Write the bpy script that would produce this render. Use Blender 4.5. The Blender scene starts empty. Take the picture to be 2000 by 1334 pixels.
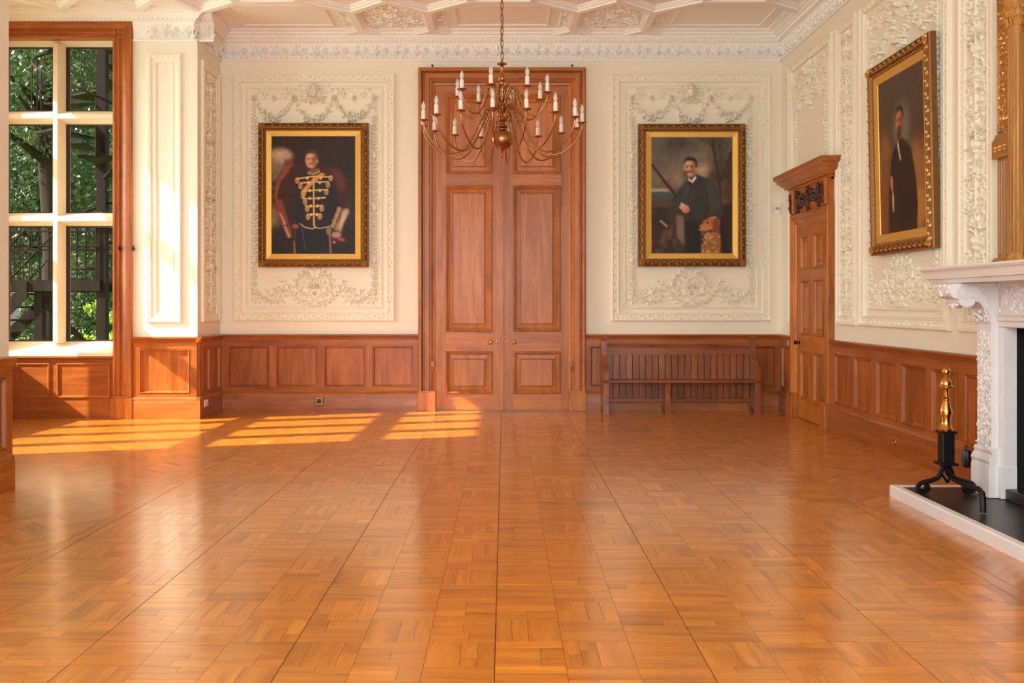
import bpy, bmesh, math, random
import numpy as np
from mathutils import Vector, Matrix

random.seed(11)
S = bpy.context.scene
C = S.collection
PI = math.pi

# ------------------------------------------------------------------ camera
F = 1914.0                    # focal length in pixels of the 2000 px wide frame
CAM_Z = 1.5
cam_d = bpy.data.cameras.new('camera')
cam_d.sensor_width = 36.0
cam_d.lens = F / 2000.0 * 36.0
cam_d.shift_x = 15.0 / 2000.0
cam_d.shift_y = -72.0 / 2000.0
cam_d.clip_end = 400
cam = bpy.data.objects.new('camera', cam_d)
cam.location = (0, 0, CAM_Z)
cam.rotation_euler = (PI / 2, 0, 0)
C.objects.link(cam)
S.camera = cam

# ------------------------------------------------------------------ view, sky, sun
S.view_settings.view_transform = 'Standard'
S.view_settings.look = 'None'
S.view_settings.gamma = 1.0
S.view_settings.use_curve_mapping = False
S.view_settings.exposure = -0.1

SUN_DIR = Vector((1.0, 0.30, -0.746)).normalized()
w = bpy.data.worlds.new('sky'); S.world = w; w.use_nodes = True
nt = w.node_tree; nt.nodes.clear()
sky = nt.nodes.new('ShaderNodeTexSky'); sky.sky_type = 'NISHITA'
sky.sun_disc = False
sky.sun_elevation = math.asin(-SUN_DIR.z)
sky.sun_rotation = math.atan2(-SUN_DIR.x, -SUN_DIR.y)
sky.dust_density = 3.0; sky.air_density = 1.0; sky.ozone_density = 1.0
hsv = nt.nodes.new('ShaderNodeHueSaturation'); hsv.inputs['Saturation'].default_value = 0.35
warm = nt.nodes.new('ShaderNodeMix'); warm.data_type = 'RGBA'; warm.blend_type = 'MULTIPLY'
warm.inputs['Factor'].default_value = 1.0
warm.inputs['B'].default_value = (1.0, 0.98, 0.95, 1)
bg = nt.nodes.new('ShaderNodeBackground'); bg.inputs['Strength'].default_value = 0.5
out = nt.nodes.new('ShaderNodeOutputWorld')
nt.links.new(sky.outputs[0], hsv.inputs['Color'])
nt.links.new(hsv.outputs[0], warm.inputs['A'])
nt.links.new(warm.outputs['Result'], bg.inputs['Color'])
nt.links.new(bg.outputs[0], out.inputs['Surface'])

sun_d = bpy.data.lights.new('sun', 'SUN')
sun_d.energy = 20.0; sun_d.angle = math.radians(0.6); sun_d.color = (1.0, 0.93, 0.80)
sun = bpy.data.objects.new('sun', sun_d)
sun.rotation_euler = SUN_DIR.to_track_quat('-Z', 'Y').to_euler()
sun.location = (-12, 6, 9)
C.objects.link(sun)

def daylight(name, loc, direction, sx, sz, watts, color=(0.77, 0.945, 1.02)):
    """area lamp for daylight at the bay window, or added fill at the rear openings"""
    d = bpy.data.lights.new(name, 'AREA'); d.shape = 'RECTANGLE'
    d.size = sx; d.size_y = sz; d.energy = watts; d.color = color
    o = bpy.data.objects.new(name, d); o.location = loc
    o.rotation_euler = Vector(direction).to_track_quat('-Z', 'Z').to_euler()
    C.objects.link(o)
    return o

# room measures (metres)
D = 13.90          # back wall
XR = 3.93          # right wall
XL = -4.03         # left wall
YB = 12.87         # far side of the window bay
YN = 7.97          # near side of the window bay
XB = -6.65         # outer wall of the bay
YR = -2.6          # wall behind the camera
ZC = 5.36          # ceiling
for k, xx in enumerate((-2.3, 0.6)):
    daylight('added_rear_fill', (xx, YR + 0.02, 2.9), (0, 1, -0.1), 2.4, 3.8, 300)  # fill lamps added at unseen rear openings to brighten the room
daylight('daylight_bay_window', (XB - 0.45, 10.55, 2.95), (1, 0.0, -0.1), 2.6, 3.9, 230)

# ------------------------------------------------------------------ materials
MATS = {}
def new_mat(name):
    m = bpy.data.materials.new(name); m.use_nodes = True
    MATS[name] = m
    nt = m.node_tree
    return m, nt, nt.nodes['Principled BSDF']

def nd(nt, t, **kw):
    n = nt.nodes.new(t)
    for k, v in kw.items(): setattr(n, k, v)
    return n

def srgb(r, g, b):
    f = lambda c: ((c / 255) / 12.92 if c / 255 <= 0.04045 else (((c / 255) + 0.055) / 1.055) ** 2.4)
    return (f(r), f(g), f(b), 1.0)

def simple(name, col, rough=0.5, metal=0.0, noise=0.06, nscale=9.0, bump=0.0, bscale=60.0, coat=0.0, spec=0.5):
    m, nt, b = new_mat(name)
    tc = nd(nt, 'ShaderNodeTexCoord')
    n = nd(nt, 'ShaderNodeTexNoise'); n.inputs['Scale'].default_value = nscale; n.inputs['Detail'].default_value = 5
    nt.links.new(tc.outputs['Object'], n.inputs['Vector'])
    mx = nd(nt, 'ShaderNodeMix', data_type='RGBA')
    c = col if len(col) == 4 else (*col, 1)
    mx.inputs['A'].default_value = tuple(max(0, v * (1 - noise * 1.6)) for v in c[:3]) + (1,)
    mx.inputs['B'].default_value = tuple(min(1, v * (1 + noise)) for v in c[:3]) + (1,)
    nt.links.new(n.outputs['Fac'], mx.inputs['Factor'])
    nt.links.new(mx.outputs['Result'], b.inputs['Base Color'])
    b.inputs['Roughness'].default_value = rough
    b.inputs['Metallic'].default_value = metal
    b.inputs['Coat Weight'].default_value = coat
    b.inputs['Specular IOR Level'].default_value = spec
    if bump > 0:
        n2 = nd(nt, 'ShaderNodeTexNoise'); n2.inputs['Scale'].default_value = bscale; n2.inputs['Detail'].default_value = 4
        nt.links.new(tc.outputs['Object'], n2.inputs['Vector'])
        bp = nd(nt, 'ShaderNodeBump'); bp.inputs['Strength'].default_value = bump; bp.inputs['Distance'].default_value = 0.01
        nt.links.new(n2.outputs['Fac'], bp.inputs['Height'])
        nt.links.new(bp.outputs['Normal'], b.inputs['Normal'])
    return m

def oak(name, dark, mid, light, rough=0.35, coat=0.0, tone=False, wave=0.0, spec=0.5):
    """oak with the grain along U of the UV map (metres)"""
    m, nt, b = new_mat(name)
    uv = nd(nt, 'ShaderNodeTexCoord')
    info = nd(nt, 'ShaderNodeObjectInfo')
    def grain(su, sv, detail, dist):
        mp = nd(nt, 'ShaderNodeMapping'); mp.inputs['Scale'].default_value = (su, sv, 1)
        nt.links.new(uv.outputs['UV'], mp.inputs['Vector'])
        n = nd(nt, 'ShaderNodeTexNoise'); n.inputs['Scale'].default_value = 1.0
        n.inputs['Detail'].default_value = detail; n.inputs['Distortion'].default_value = dist
        nt.links.new(mp.outputs[0], n.inputs['Vector'])
        return n
    n1 = grain(1.3, 14.0, 4, 0.6)
    n2 = grain(9.0, 170.0, 3, 0.2)
    n3 = grain(1.2, 2.6, 2, 0.0)
    add = nd(nt, 'ShaderNodeMath', operation='MULTIPLY_ADD')       # n1*0.6 + ...
    add.inputs[1].default_value = 0.62
    nt.links.new(n1.outputs['Fac'], add.inputs[0])
    s2 = nd(nt, 'ShaderNodeMath', operation='MULTIPLY_ADD'); s2.inputs[1].default_value = 0.38; s2.inputs[2].default_value = 0.0
    nt.links.new(n2.outputs['Fac'], s2.inputs[0])
    nt.links.new(s2.outputs[0], add.inputs[2])
    s3 = nd(nt, 'ShaderNodeMath', operation='MULTIPLY_ADD'); s3.inputs[1].default_value = 0.30
    nt.links.new(n3.outputs['Fac'], s3.inputs[0]); nt.links.new(add.outputs[0], s3.inputs[2])
    ramp = nd(nt, 'ShaderNodeValToRGB')
    e = ramp.color_ramp.elements
    e[0].position = 0.40; e[0].color = dark
    e[1].position = 0.92; e[1].color = light
    k = e.new(0.66); k.color = mid
    nt.links.new(s3.outputs[0], ramp.inputs['Fac'])
    hs = nd(nt, 'ShaderNodeHueSaturation')
    nt.links.new(ramp.outputs['Color'], hs.inputs['Color'])
    mr = nd(nt, 'ShaderNodeMapRange')
    if tone:
        at = nd(nt, 'ShaderNodeAttribute', attribute_name='tone')
        nt.links.new(at.outputs['Fac'], mr.inputs['Value'])
        mr.inputs['To Min'].default_value = 0.74; mr.inputs['To Max'].default_value = 1.20
    else:
        nt.links.new(info.outputs['Random'], mr.inputs['Value'])
        mr.inputs['To Min'].default_value = 0.86; mr.inputs['To Max'].default_value = 1.12
    nt.links.new(mr.outputs[0], hs.inputs['Value'])
    nt.links.new(hs.outputs[0], b.inputs['Base Color'])
    b.inputs['Roughness'].default_value = rough
    b.inputs['Coat Weight'].default_value = coat
    b.inputs['Coat Roughness'].default_value = 0.16
    b.inputs['Specular IOR Level'].default_value = spec
    bp = nd(nt, 'ShaderNodeBump'); bp.inputs['Strength'].default_value = 0.12; bp.inputs['Distance'].default_value = 0.002
    nt.links.new(n2.outputs['Fac'], bp.inputs['Height'])
    if wave > 0:
        tc = nd(nt, 'ShaderNodeNewGeometry')
        nz = nd(nt, 'ShaderNodeTexNoise'); nz.inputs['Scale'].default_value = 7.0; nz.inputs['Detail'].default_value = 2
        nt.links.new(tc.outputs['Position'], nz.inputs['Vector'])
        b2 = nd(nt, 'ShaderNodeBump'); b2.inputs['Strength'].default_value = wave; b2.inputs['Distance'].default_value = 0.01
        nt.links.new(nz.outputs['Fac'], b2.inputs['Height'])
        nt.links.new(b2.outputs['Normal'], bp.inputs['Normal'])
    nt.links.new(bp.outputs['Normal'], b.inputs['Normal'])
    if coat: nt.links.new(bp.outputs['Normal'], b.inputs['Coat Normal'])
    return m

M_DOOR = oak('oak_door', srgb(132, 68, 18), srgb(184, 102, 32), srgb(212, 134, 56), 0.36)
M_DADO = oak('oak_wainscot', srgb(118, 56, 16), srgb(168, 88, 30), srgb(198, 118, 50), 0.34)
M_PEW = oak('oak_pew', srgb(92, 44, 20), srgb(144, 76, 36), srgb(178, 104, 54), 0.32)
M_CARVE = oak('oak_dark_carving', srgb(52, 24, 12), srgb(84, 40, 20), srgb(110, 58, 30), 0.36)
M_FLOOR = oak('oak_parquet', srgb(152, 84, 14), srgb(206, 122, 28), srgb(232, 152, 44), 0.42, coat=1.0, tone=True, wave=0.05)
M_JOINT = simple('parquet_joint', srgb(104, 56, 22), 0.6)
M_WALL = simple('cream_wall_paint', srgb(246, 236, 216), 0.62, noise=0.02, nscale=1.5)
M_RELIEF = simple('cream_plaster_relief', srgb(248, 240, 220), 0.6, noise=0.02, nscale=4)
M_CEIL = simple('white_ceiling_plaster', srgb(251, 245, 240), 0.7, noise=0.02, nscale=2)
M_STONE = simple('pale_window_stone', srgb(240, 222, 190), 0.75, noise=0.04, nscale=3, bump=0.1, bscale=90)
M_MARBLE = simple('white_marble', srgb(238, 230, 228), 0.42, noise=0.05, nscale=5)
M_SLATE = simple('black_slate', srgb(38, 36, 36), 0.35, noise=0.15, nscale=6)
M_SOOT = simple('sooty_firebox', srgb(14, 12, 11), 0.9, noise=0.2)
M_IRON = simple('black_iron', srgb(28, 28, 30), 0.42, metal=0.6, noise=0.1)
M_BRASS = simple('polished_brass', srgb(214, 156, 84), 0.2, metal=1.0, noise=0.08)
M_ABRASS = simple('aged_brass', srgb(178, 126, 82), 0.28, metal=1.0, noise=0.15, nscale=20)
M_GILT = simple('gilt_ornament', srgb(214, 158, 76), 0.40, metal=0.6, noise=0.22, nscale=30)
M_GILTDK = simple('brown_gilt_bronze', srgb(138, 92, 44), 0.48, metal=0.45, noise=0.2, nscale=30)  # brown-gold ground of the picture frames
M_GSLIP = simple('gold_slip', srgb(226, 176, 84), 0.45, metal=0.45, noise=0.05, nscale=8)
M_PLASTIC = simple('white_plastic', srgb(236, 230, 220), 0.4, noise=0.01)
M_BLACKP = simple('black_plastic', srgb(24, 22, 22), 0.35, noise=0.02)
M_CANDLE = simple('ivory_candle_sleeve', srgb(240, 230, 214), 0.5, noise=0.02)
M_STEEL = simple('brown_painted_steel', srgb(34, 24, 20), 0.7, metal=0.0, noise=0.1, spec=0.08)
M_BARK = simple('tree_bark', srgb(40, 32, 25), 0.9, noise=0.3, nscale=6, bump=0.6, bscale=14, spec=0.1)
M_GRASS = simple('lawn_grass', srgb(124, 150, 62), 0.9, noise=0.25, nscale=1.2)
M_OUTER = simple('outer_stone', srgb(190, 170, 140), 0.8, noise=0.08)
M_CHROME = simple('brushed_steel', srgb(200, 190, 180), 0.3, metal=1.0, noise=0.03)
M_LEAD = simple('window_casement_metal', srgb(58, 38, 30), 0.5, noise=0.05)

def leaf_mat(name, c1, c2):
    m, nt, b = new_mat(name)
    g = nd(nt, 'ShaderNodeNewGeometry')
    mx = nd(nt, 'ShaderNodeMix', data_type='RGBA')
    mx.inputs['A'].default_value = c1; mx.inputs['B'].default_value = c2
    nt.links.new(g.outputs['Random Per Island'], mx.inputs['Factor'])
    nt.links.new(mx.outputs['Result'], b.inputs['Base Color'])
    b.inputs['Roughness'].default_value = 0.5
    tr = nd(nt, 'ShaderNodeBsdfTranslucent'); nt.links.new(mx.outputs['Result'], tr.inputs['Color'])
    ms = nd(nt, 'ShaderNodeMixShader'); ms.inputs[0].default_value = 0.3
    o = nt.nodes['Material Output']
    nt.links.new(b.outputs[0], ms.inputs[1]); nt.links.new(tr.outputs[0], ms.inputs[2]); nt.links.new(ms.outputs[0], o.inputs['Surface'])
    return m
M_LEAFD = leaf_mat('dark_tree_leaves', srgb(32, 52, 24), srgb(70, 92, 40))
M_LEAFB = leaf_mat('bright_shrub_leaves', srgb(92, 126, 34), srgb(172, 190, 70))

def glass_mat(name, tint, refl):
    m = bpy.data.materials.new(name); m.use_nodes = True; MATS[name] = m
    nt = m.node_tree; nt.nodes.clear()
    o = nd(nt, 'ShaderNodeOutputMaterial'); t = nd(nt, 'ShaderNodeBsdfTransparent'); g = nd(nt, 'ShaderNodeBsdfGlossy')
    t.inputs['Color'].default_value = tint; g.inputs['Roughness'].default_value = 0.03
    fr = nd(nt, 'ShaderNodeFresnel'); fr.inputs['IOR'].default_value = refl
    ms = nd(nt, 'ShaderNodeMixShader')
    nt.links.new(fr.outputs[0], ms.inputs[0]); nt.links.new(t.outputs[0], ms.inputs[1]); nt.links.new(g.outputs[0], ms.inputs[2])
    nt.links.new(ms.outputs[0], o.inputs['Surface'])
    return m
M_GLASS = glass_mat('window_glass', (0.95, 0.97, 0.96, 1), 1.22)
M_BULB = glass_mat('clear_bulb_glass', (0.95, 0.95, 0.95, 1), 1.6)
M_MIRROR = simple('mirror_glass', (0.85, 0.85, 0.85), 0.03, metal=1.0, noise=0.0)

# ------------------------------------------------------------------ mesh tools
class MB:
    """collects faces; local frame of wall things: x along the wall, z up, -y out of the wall"""
    def __init__(s):
        s.v = []; s.f = []
    def add(s, vs, fs):
        n = len(s.v); s.v.extend(vs); s.f.extend(tuple(i + n for i in f) for f in fs); return s
    def box(s, x0, x1, y0, y1, z0, z1, ch=0.0):
        if ch <= 0:
            return s.add([(x0, y0, z0), (x1, y0, z0), (x1, y1, z0), (x0, y1, z0), (x0, y0, z1), (x1, y0, z1), (x1, y1, z1), (x0, y1, z1)],
                         [(0, 3, 2, 1), (4, 5, 6, 7), (0, 1, 5, 4), (1, 2, 6, 5), (2, 3, 7, 6), (3, 0, 4, 7)])
        bm = bmesh.new(); bmesh.ops.create_cube(bm, size=1.0)
        for v in bm.verts:
            v.co = Vector(((x0 + x1) / 2 + v.co.x * (x1 - x0), (y0 + y1) / 2 + v.co.y * (y1 - y0), (z0 + z1) / 2 + v.co.z * (z1 - z0)))
        bmesh.ops.bevel(bm, geom=list(bm.edges), offset=ch, segments=2, affect='EDGES', profile=0.6)
        bm.verts.index_update()
        s.add([tuple(v.co) for v in bm.verts], [tuple(v.index for v in f.verts) for f in bm.faces]); bm.free()
        return s
    def prism_x(s, poly, x0, x1):               # poly of (y, z)
        n = len(poly)
        vs = [(x0, y, z) for y, z in poly] + [(x1, y, z) for y, z in poly]
        fs = [(i, (i + 1) % n, (i + 1) % n + n, i + n) for i in range(n)] + [tuple(range(n))[::-1], tuple(range(n, 2 * n))]
        return s.add(vs, fs)
    def prism_y(s, poly, y0, y1):               # poly of (x, z)
        n = len(poly)
        vs = [(x, y0, z) for x, z in poly] + [(x, y1, z) for x, z in poly]
        fs = [(i, (i + 1) % n, (i + 1) % n + n, i + n) for i in range(n)] + [tuple(range(n))[::-1], tuple(range(n, 2 * n))]
        return s.add(vs, fs)
    def prism_z(s, poly, z0, z1):               # poly of (x, y)
        n = len(poly)
        vs = [(x, y, z0) for x, y in poly] + [(x, y, z1) for x, y in poly]
        fs = [(i, (i + 1) % n, (i + 1) % n + n, i + n) for i in range(n)] + [tuple(range(n))[::-1], tuple(range(n, 2 * n))]
        return s.add(vs, fs)
    def frame(s, x0, x1, z0, z1, prof, base=0.0):    # mitred rectangular moulding; prof of (inset, out)
        vs = []
        for i, o in prof:
            y = base - o
            vs += [(x0 + i, y, z0 + i), (x1 - i, y, z0 + i), (x1 - i, y, z1 - i), (x0 + i, y, z1 - i)]
        fs = []
        for k in range(len(prof) - 1):
            for c in range(4):
                d = (c + 1) % 4
                fs.append((k * 4 + c, k * 4 + d, k * 4 + 4 + d, k * 4 + 4 + c))
        return s.add(vs, fs)
    def lathe(s, prof, n=16, c=(0, 0, 0), cap=True):   # prof of (r, z)
        vs = []
        for r, z in prof:
            for k in range(n):
                a = 2 * PI * k / n
                vs.append((c[0] + r * math.cos(a), c[1] + r * math.sin(a), c[2] + z))
        fs = []
        for i in range(len(prof) - 1):
            for k in range(n):
                l = (k + 1) % n
                fs.append((i * n + k, i * n + l, (i + 1) * n + l, (i + 1) * n + k))
        if cap:
            fs.append(tuple(range(n))[::-1]); fs.append(tuple(range((len(prof) - 1) * n, len(prof) * n)))
        return s.add(vs, fs)
    def tube(s, pts, r, n=8, closed=False, sq=None):
        P = [Vector(p) for p in pts]; m = len(P)
        R = r if isinstance(r, (list, tuple)) else [r] * m
        vs = []; up = None
        for i in range(m):
            a = P[(i - 1) % m] if closed else P[max(i - 1, 0)]
            b = P[(i + 1) % m] if closed else P[min(i + 1, m - 1)]
            t = (b - a).normalized() if (b - a).length > 1e-9 else Vector((0, 0, 1))
            if up is None:
                up = Vector((0, 0, 1)) if abs(t.z) < 0.9 else Vector((1, 0, 0))
            u = t.cross(up)
            if u.length < 1e-6: u = t.cross(Vector((0, 1, 0)))
            u.normalize(); up = u.cross(t).normalized()
            for k in range(n):
                an = 2 * PI * (k + 0.5) / n
                vs.append(tuple(P[i] + R[i] * (math.cos(an) * u + math.sin(an) * up)))
        fs = []
        for i in range(m if closed else m - 1):
            j = (i + 1) % m
            for k in range(n):
                l = (k + 1) % n
                fs.append((i * n + k, i * n + l, j * n + l, j * n + k))
        if not closed:
            fs.append(tuple(range(n))[::-1]); fs.append(tuple(range((m - 1) * n, m * n)))
        return s.add(vs, fs)
    def ball(s, c, r, n=10, sz=1.0):
        prof = [(max(1e-4, r * math.sin(PI * k / (n // 2 + 2))), -r * sz * math.cos(PI * k / (n // 2 + 2))) for k in range(n // 2 + 3)]
        return s.lathe(prof, n, c)
    def mesh(s, name, mat, grain=None, smooth=None):
        me = bpy.data.meshes.new(name)
        me.from_pydata(s.v, [], s.f)
        if mat: me.materials.append(mat)
        if grain is not None and me.loops:
            uvl = me.uv_layers.new(name='UVMap')
            co = np.array(s.v, dtype=np.float64)
            li = np.empty(len(me.loops), dtype=np.int32); me.loops.foreach_get('vertex_index', li)
            ax = 'xyz'.index(grain); o = [a for a in range(3) if a != ax]
            u = co[li, ax] + random.uniform(0, 40)
            v = co[li, o[0]] + co[li, o[1]] + random.uniform(0, 40)
            uvl.data.foreach_set('uv', np.stack([u, v], 1).astype(np.float32).ravel())
        if smooth is not None:
            me.shade_smooth(); me.set_sharp_from_angle(angle=math.radians(smooth))
        me.update()
        return me
    def build(s, name, mat, parent=None, grain=None, smooth=None, loc=None, rz=None, label=None, kind=None):
        o = bpy.data.objects.new(name, s.mesh(name, mat, grain, smooth))
        C.objects.link(o)
        if parent is not None: o.parent = parent
        if loc is not None: o.location = loc
        if rz is not None: o.rotation_euler = (0, 0, rz)
        if label: o['label'] = label
        if kind: o['kind'] = kind
        return o

def tag(o, label, cat, group=None, kind=None):
    o['label'] = label; o['category'] = cat
    if group: o['group'] = group
    if kind: o['kind'] = kind
    return o

def thing(name, label, cat, loc=(0, 0, 0), rz=0.0, group=None, kind=None):
    o = bpy.data.objects.new(name, None); o.empty_display_size = 0.1
    C.objects.link(o); o.location = loc; o.rotation_euler = (0, 0, rz)
    return tag(o, label, cat, group, kind)

def inst(src, parent, loc=(0, 0, 0), rot=(0, 0, 0), scale=None):
    o = src.copy(); C.objects.link(o); o.parent = parent; o.location = loc; o.rotation_euler = rot
    if scale: o.scale = scale
    return o

class Relief(MB):
    """plaster or carved ornament on a wall plane; 2-D (x, z) with height h out of the plane"""
    K = 1.0
    def __init__(s, base=0.0):
        super().__init__(); s.base = base; s.T = (0.0, 1.0, 0.0, 1.0)
    def at(s, cx=0.0, sx=1.0, cz=0.0, sz=1.0):
        s.T = (cx, sx, cz, sz); return s
    def p(s, x, z, h):
        cx, sx, cz, sz = s.T
        return (cx + x * sx, s.base - h * s.K, cz + z * sz)
    def leaf(s, x, z, a, L, W, h):
        ca, sa = math.cos(a), math.sin(a)
        q = lambda u, v, hh: s.p(x + u * ca - v * sa, z + u * sa + v * ca, hh)
        s.add([q(0, 0, h * .4), q(.45 * L, W / 2, 0), q(L, 0, h * .15), q(.45 * L, -W / 2, 0), q(.5 * L, 0, h)],
              [(0, 4, 1), (1, 4, 2), (2, 4, 3), (3, 4, 0)])
    def dome(s, x, z, r, h, n=7):
        vs = []
        for rr, hh in ((r, 0), (r * .75, h * .72)):
            for k in range(n):
                a = 2 * PI * k / n + 0.3
                vs.append(s.p(x + rr * math.cos(a), z + rr * math.sin(a), hh))
        vs.append(s.p(x, z, h))
        fs = [(k, (k + 1) % n, n + (k + 1) % n, n + k) for k in range(n)] + [(n + k, n + (k + 1) % n, 2 * n) for k in range(n)]
        s.add(vs, fs)
    def rib(s, pts, r0, r1=None, h=None):
        r1 = r0 if r1 is None else r1
        m = len(pts); vs = []
        for i, (x, z) in enumerate(pts):
            a = pts[max(i - 1, 0)]; b = pts[min(i + 1, m - 1)]
            tx, tz = b[0] - a[0], b[1] - a[1]; l = math.hypot(tx, tz) or 1
            nx, nz = -tz / l, tx / l
            r = r0 + (r1 - r0) * i / max(1, m - 1); hh = h if h else r * 1.1
            vs += [s.p(x + nx * r, z + nz * r, 0), s.p(x + nx * r * .5, z + nz * r * .5, hh), s.p(x - nx * r * .5, z - nz * r * .5, hh), s.p(x - nx * r, z - nz * r, 0)]
        fs = []
        for i in range(m - 1):
            for k in range(3):
                fs.append((i * 4 + k, i * 4 + k + 1, i * 4 + 5 + k, i * 4 + 4 + k))
        fs.append((0, 1, 2, 3)); fs.append((m * 4 - 4, m * 4 - 3, m * 4 - 2, m * 4 - 1))
        s.add(vs, fs)
    def spiral(s, cx, cz, R, turns, start, ccw, r0, r1, leafs=0, lw=0.03):
        pts = []; n = max(10, int(turns * 14))
        for k in range(n + 1):
            t = k / n; a = start + (1 if ccw else -1) * t * turns * 2 * PI; r = R * (1 - 0.86 * t)
            pts.append((cx + r * math.cos(a), cz + r * math.sin(a)))
        s.rib(pts, r0, r1)
        s.dome(cx, cz, R * .22, r0 * 1.8)
        for k in range(leafs):
            i = int((k + .5) / leafs * n * .55)
            x, z = pts[i]; a = math.atan2(z - cz, x - cx)
            s.leaf(x, z, a + (0.7 if ccw else -0.7), lw * 1.5, lw * .8, r0 * 1.5)
        return pts
    def rosette(s, x, z, r, n=8, h=0.02):
        for k in range(n):
            s.leaf(x, z, 2 * PI * k / n, r, r * .62, h)
        s.dome(x, z, r * .28, h * 1.3, 6)
    def swag(s, x0, z0, x1, z1, sag, rmax, rnd, n=26):
        for k in range(n):
            t = (k + .5) / n; x = x0 + (x1 - x0) * t; z = z0 + (z1 - z0) * t - sag * (1 - (2 * t - 1) ** 2)
            rr = rmax * (0.35 + 0.65 * math.sin(PI * t))
            for j in range(3):
                dx, dz = rnd.uniform(-1, 1) * rr * .9, rnd.uniform(-1, 1) * rr * .9
                if rnd.random() < .55: s.dome(x + dx, z + dz, rr * rnd.uniform(.3, .5), rr * rnd.uniform(.5, .9), 6)
                else: s.leaf(x + dx, z + dz, rnd.uniform(0, 6.3), rr * 1.2, rr * .6, rr * .6)

# ------------------------------------------------------------------ floor
def tone_mesh(name, boxes, mat):
    """boxes: (x0, x1, y0, y1, z0, z1, along, tone) in one mesh; uv along the grain, tone per point"""
    n = len(boxes); v = np.zeros((n, 8, 3)); uv = np.zeros((n, 5, 4, 2)); tn = np.zeros((n, 8))
    F5 = np.array([(4, 5, 6, 7), (0, 1, 5, 4), (1, 2, 6, 5), (2, 3, 7, 6), (3, 0, 4, 7)])
    for i, (x0, x1, y0, y1, z0, z1, al, tone) in enumerate(boxes):
        e = 0.0005
        v[i] = [(x0, y0, z0), (x1, y0, z0), (x1, y1, z0), (x0, y1, z0), (x0 + e, y0 + e, z1), (x1 - e, y0 + e, z1), (x1 - e, y1 - e, z1), (x0 + e, y1 - e, z1)]
        ox, oy = random.uniform(0, 50), random.uniform(0, 50)
        p = v[i][F5]
        uv[i, :, :, 0] = p[..., 0 if al == 'x' else 1] + ox
        uv[i, :, :, 1] = p[..., 1 if al == 'x' else 0] + oy
        tn[i] = tone
    me = bpy.data.meshes.new(name)
    faces = (F5[None] + (np.arange(n) * 8)[:, None, None]).reshape(-1, 4)
    me.from_pydata(v.reshape(-1, 3).tolist(), [], faces.tolist())
    me.materials.append(mat)
    l = me.uv_layers.new(name='UVMap'); l.data.foreach_set('uv', uv.reshape(-1, 2).astype(np.float32).ravel())
    a = me.attributes.new('tone', 'FLOAT', 'POINT'); a.data.foreach_set('value', tn.ravel().astype(np.float32))
    me.update()
    return me

fb = MB().box(XB - 0.3, XR + 1.2, YR - 0.4, D + 0.3, -0.12, -0.004)
floor = fb.build('floor', M_JOINT); tag(floor, 'polished honey oak parquet floor laid in large squares', 'floor', kind='structure')

U = 0.887 / 12
FX0 = -0.04 - 3 * 0.887
FY0 = 4.36 - 8 * 0.887
pieces = []                       # (x0,x1,y0,y1,along)
rf = random.Random(5)
def strip(x0, x1, y0, y1, al):
    """one parquet strip, sometimes made of two shorter blocks"""
    g = 0.0003
    L = (x1 - x0) if al == 'x' else (y1 - y0)
    if L > 0.20 and rf.random() < 0.35:
        t = rf.choice((0.34, 0.42, 0.5, 0.6, 0.66))
        if al == 'x':
            c = x0 + L * t; pieces.append((x0 + g, c - g, y0 + g, y1 - g, al)); pieces.append((c + g, x1 - g, y0 + g, y1 - g, al))
        else:
            c = y0 + L * t; pieces.append((x0 + g, x1 - g, y0 + g, c - g, al)); pieces.append((x0 + g, x1 - g, c + g, y1 - g, al))
    else:
        pieces.append((x0 + g, x1 - g, y0 + g, y1 - g, al))
cols = 6; rows = 20
for i in range(cols):
    for j in range(rows):
        a, b = FX0 + i * 0.887 + 0.0015, FY0 + j * 0.887 + 0.0015
        u = (0.887 - 0.003) / 12
        if b > D: continue
        ymax = min(b + 12 * u, D)
        def st(x0, x1, y0, y1, al):
            y1 = min(y1, D)
            if y1 - y0 > 0.01: strip(x0, x1, y0, y1, al)
        # three by three blocks of strips, turned this way and that
        for p in range(3):
            for q in range(3):
                X, Y = a + p * 4 * u, b + q * 4 * u
                hor = (p + q + i + j) % 2 == 0 or rf.random() < 0.45
                k = 0
                for wd in rf.choice(((1, 1, 1, 1), (1, 2, 1), (2, 1, 1), (1, 1, 2), (2, 2), (1, 1, 1, 1))):
                    if hor: st(X, X + 4 * u, Y + k * u, Y + (k + wd) * u, 'x')
                    else: st(X + k * u, X + (k + wd) * u, Y, Y + 4 * u, 'y')
                    k += wd
def tone_of(): return max(0.0, min(1.0, rf.gauss(0.52, 0.17))) if rf.random() > 0.05 else rf.choice((0.08, 0.16, 0.92, 1.0))
# the blocks that show largest become parts of their own
def shown(p):
    cx, cy = (p[0] + p[1]) / 2, (p[2] + p[3]) / 2
    if cy < 3.9 or abs(cx - 0.03) > 0.52 * cy: return 0
    return (p[1] - p[0]) * (p[3] - p[2]) / cy ** 3
order = sorted(pieces, key=shown, reverse=True)
cache = {}
for p in order[:300]:
    w_, d_ = p[1] - p[0], p[3] - p[2]
    L_, W_ = (w_, d_) if p[4] == 'x' else (d_, w_)
    t = round(tone_of() * 9) / 9
    key = (round(L_, 2), round(W_, 3), t, rf.randrange(3))
    if key not in cache: cache[key] = tone_mesh('parquet_block', [(-L_ / 2, L_ / 2, -W_ / 2, W_ / 2, -0.006, 0, 'x', t)], M_FLOOR)
    o = bpy.data.objects.new('parquet_block', cache[key]); C.objects.link(o); o.parent = floor
    o.location = ((p[0] + p[1]) / 2, (p[2] + p[3]) / 2, 0); o.rotation_euler = (0, 0, 0 if p[4] == 'x' else PI / 2)
rest = [(p[0], p[1], p[2], p[3], -0.006, 0.0, p[4], tone_of()) for p in order[300:]]
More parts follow.
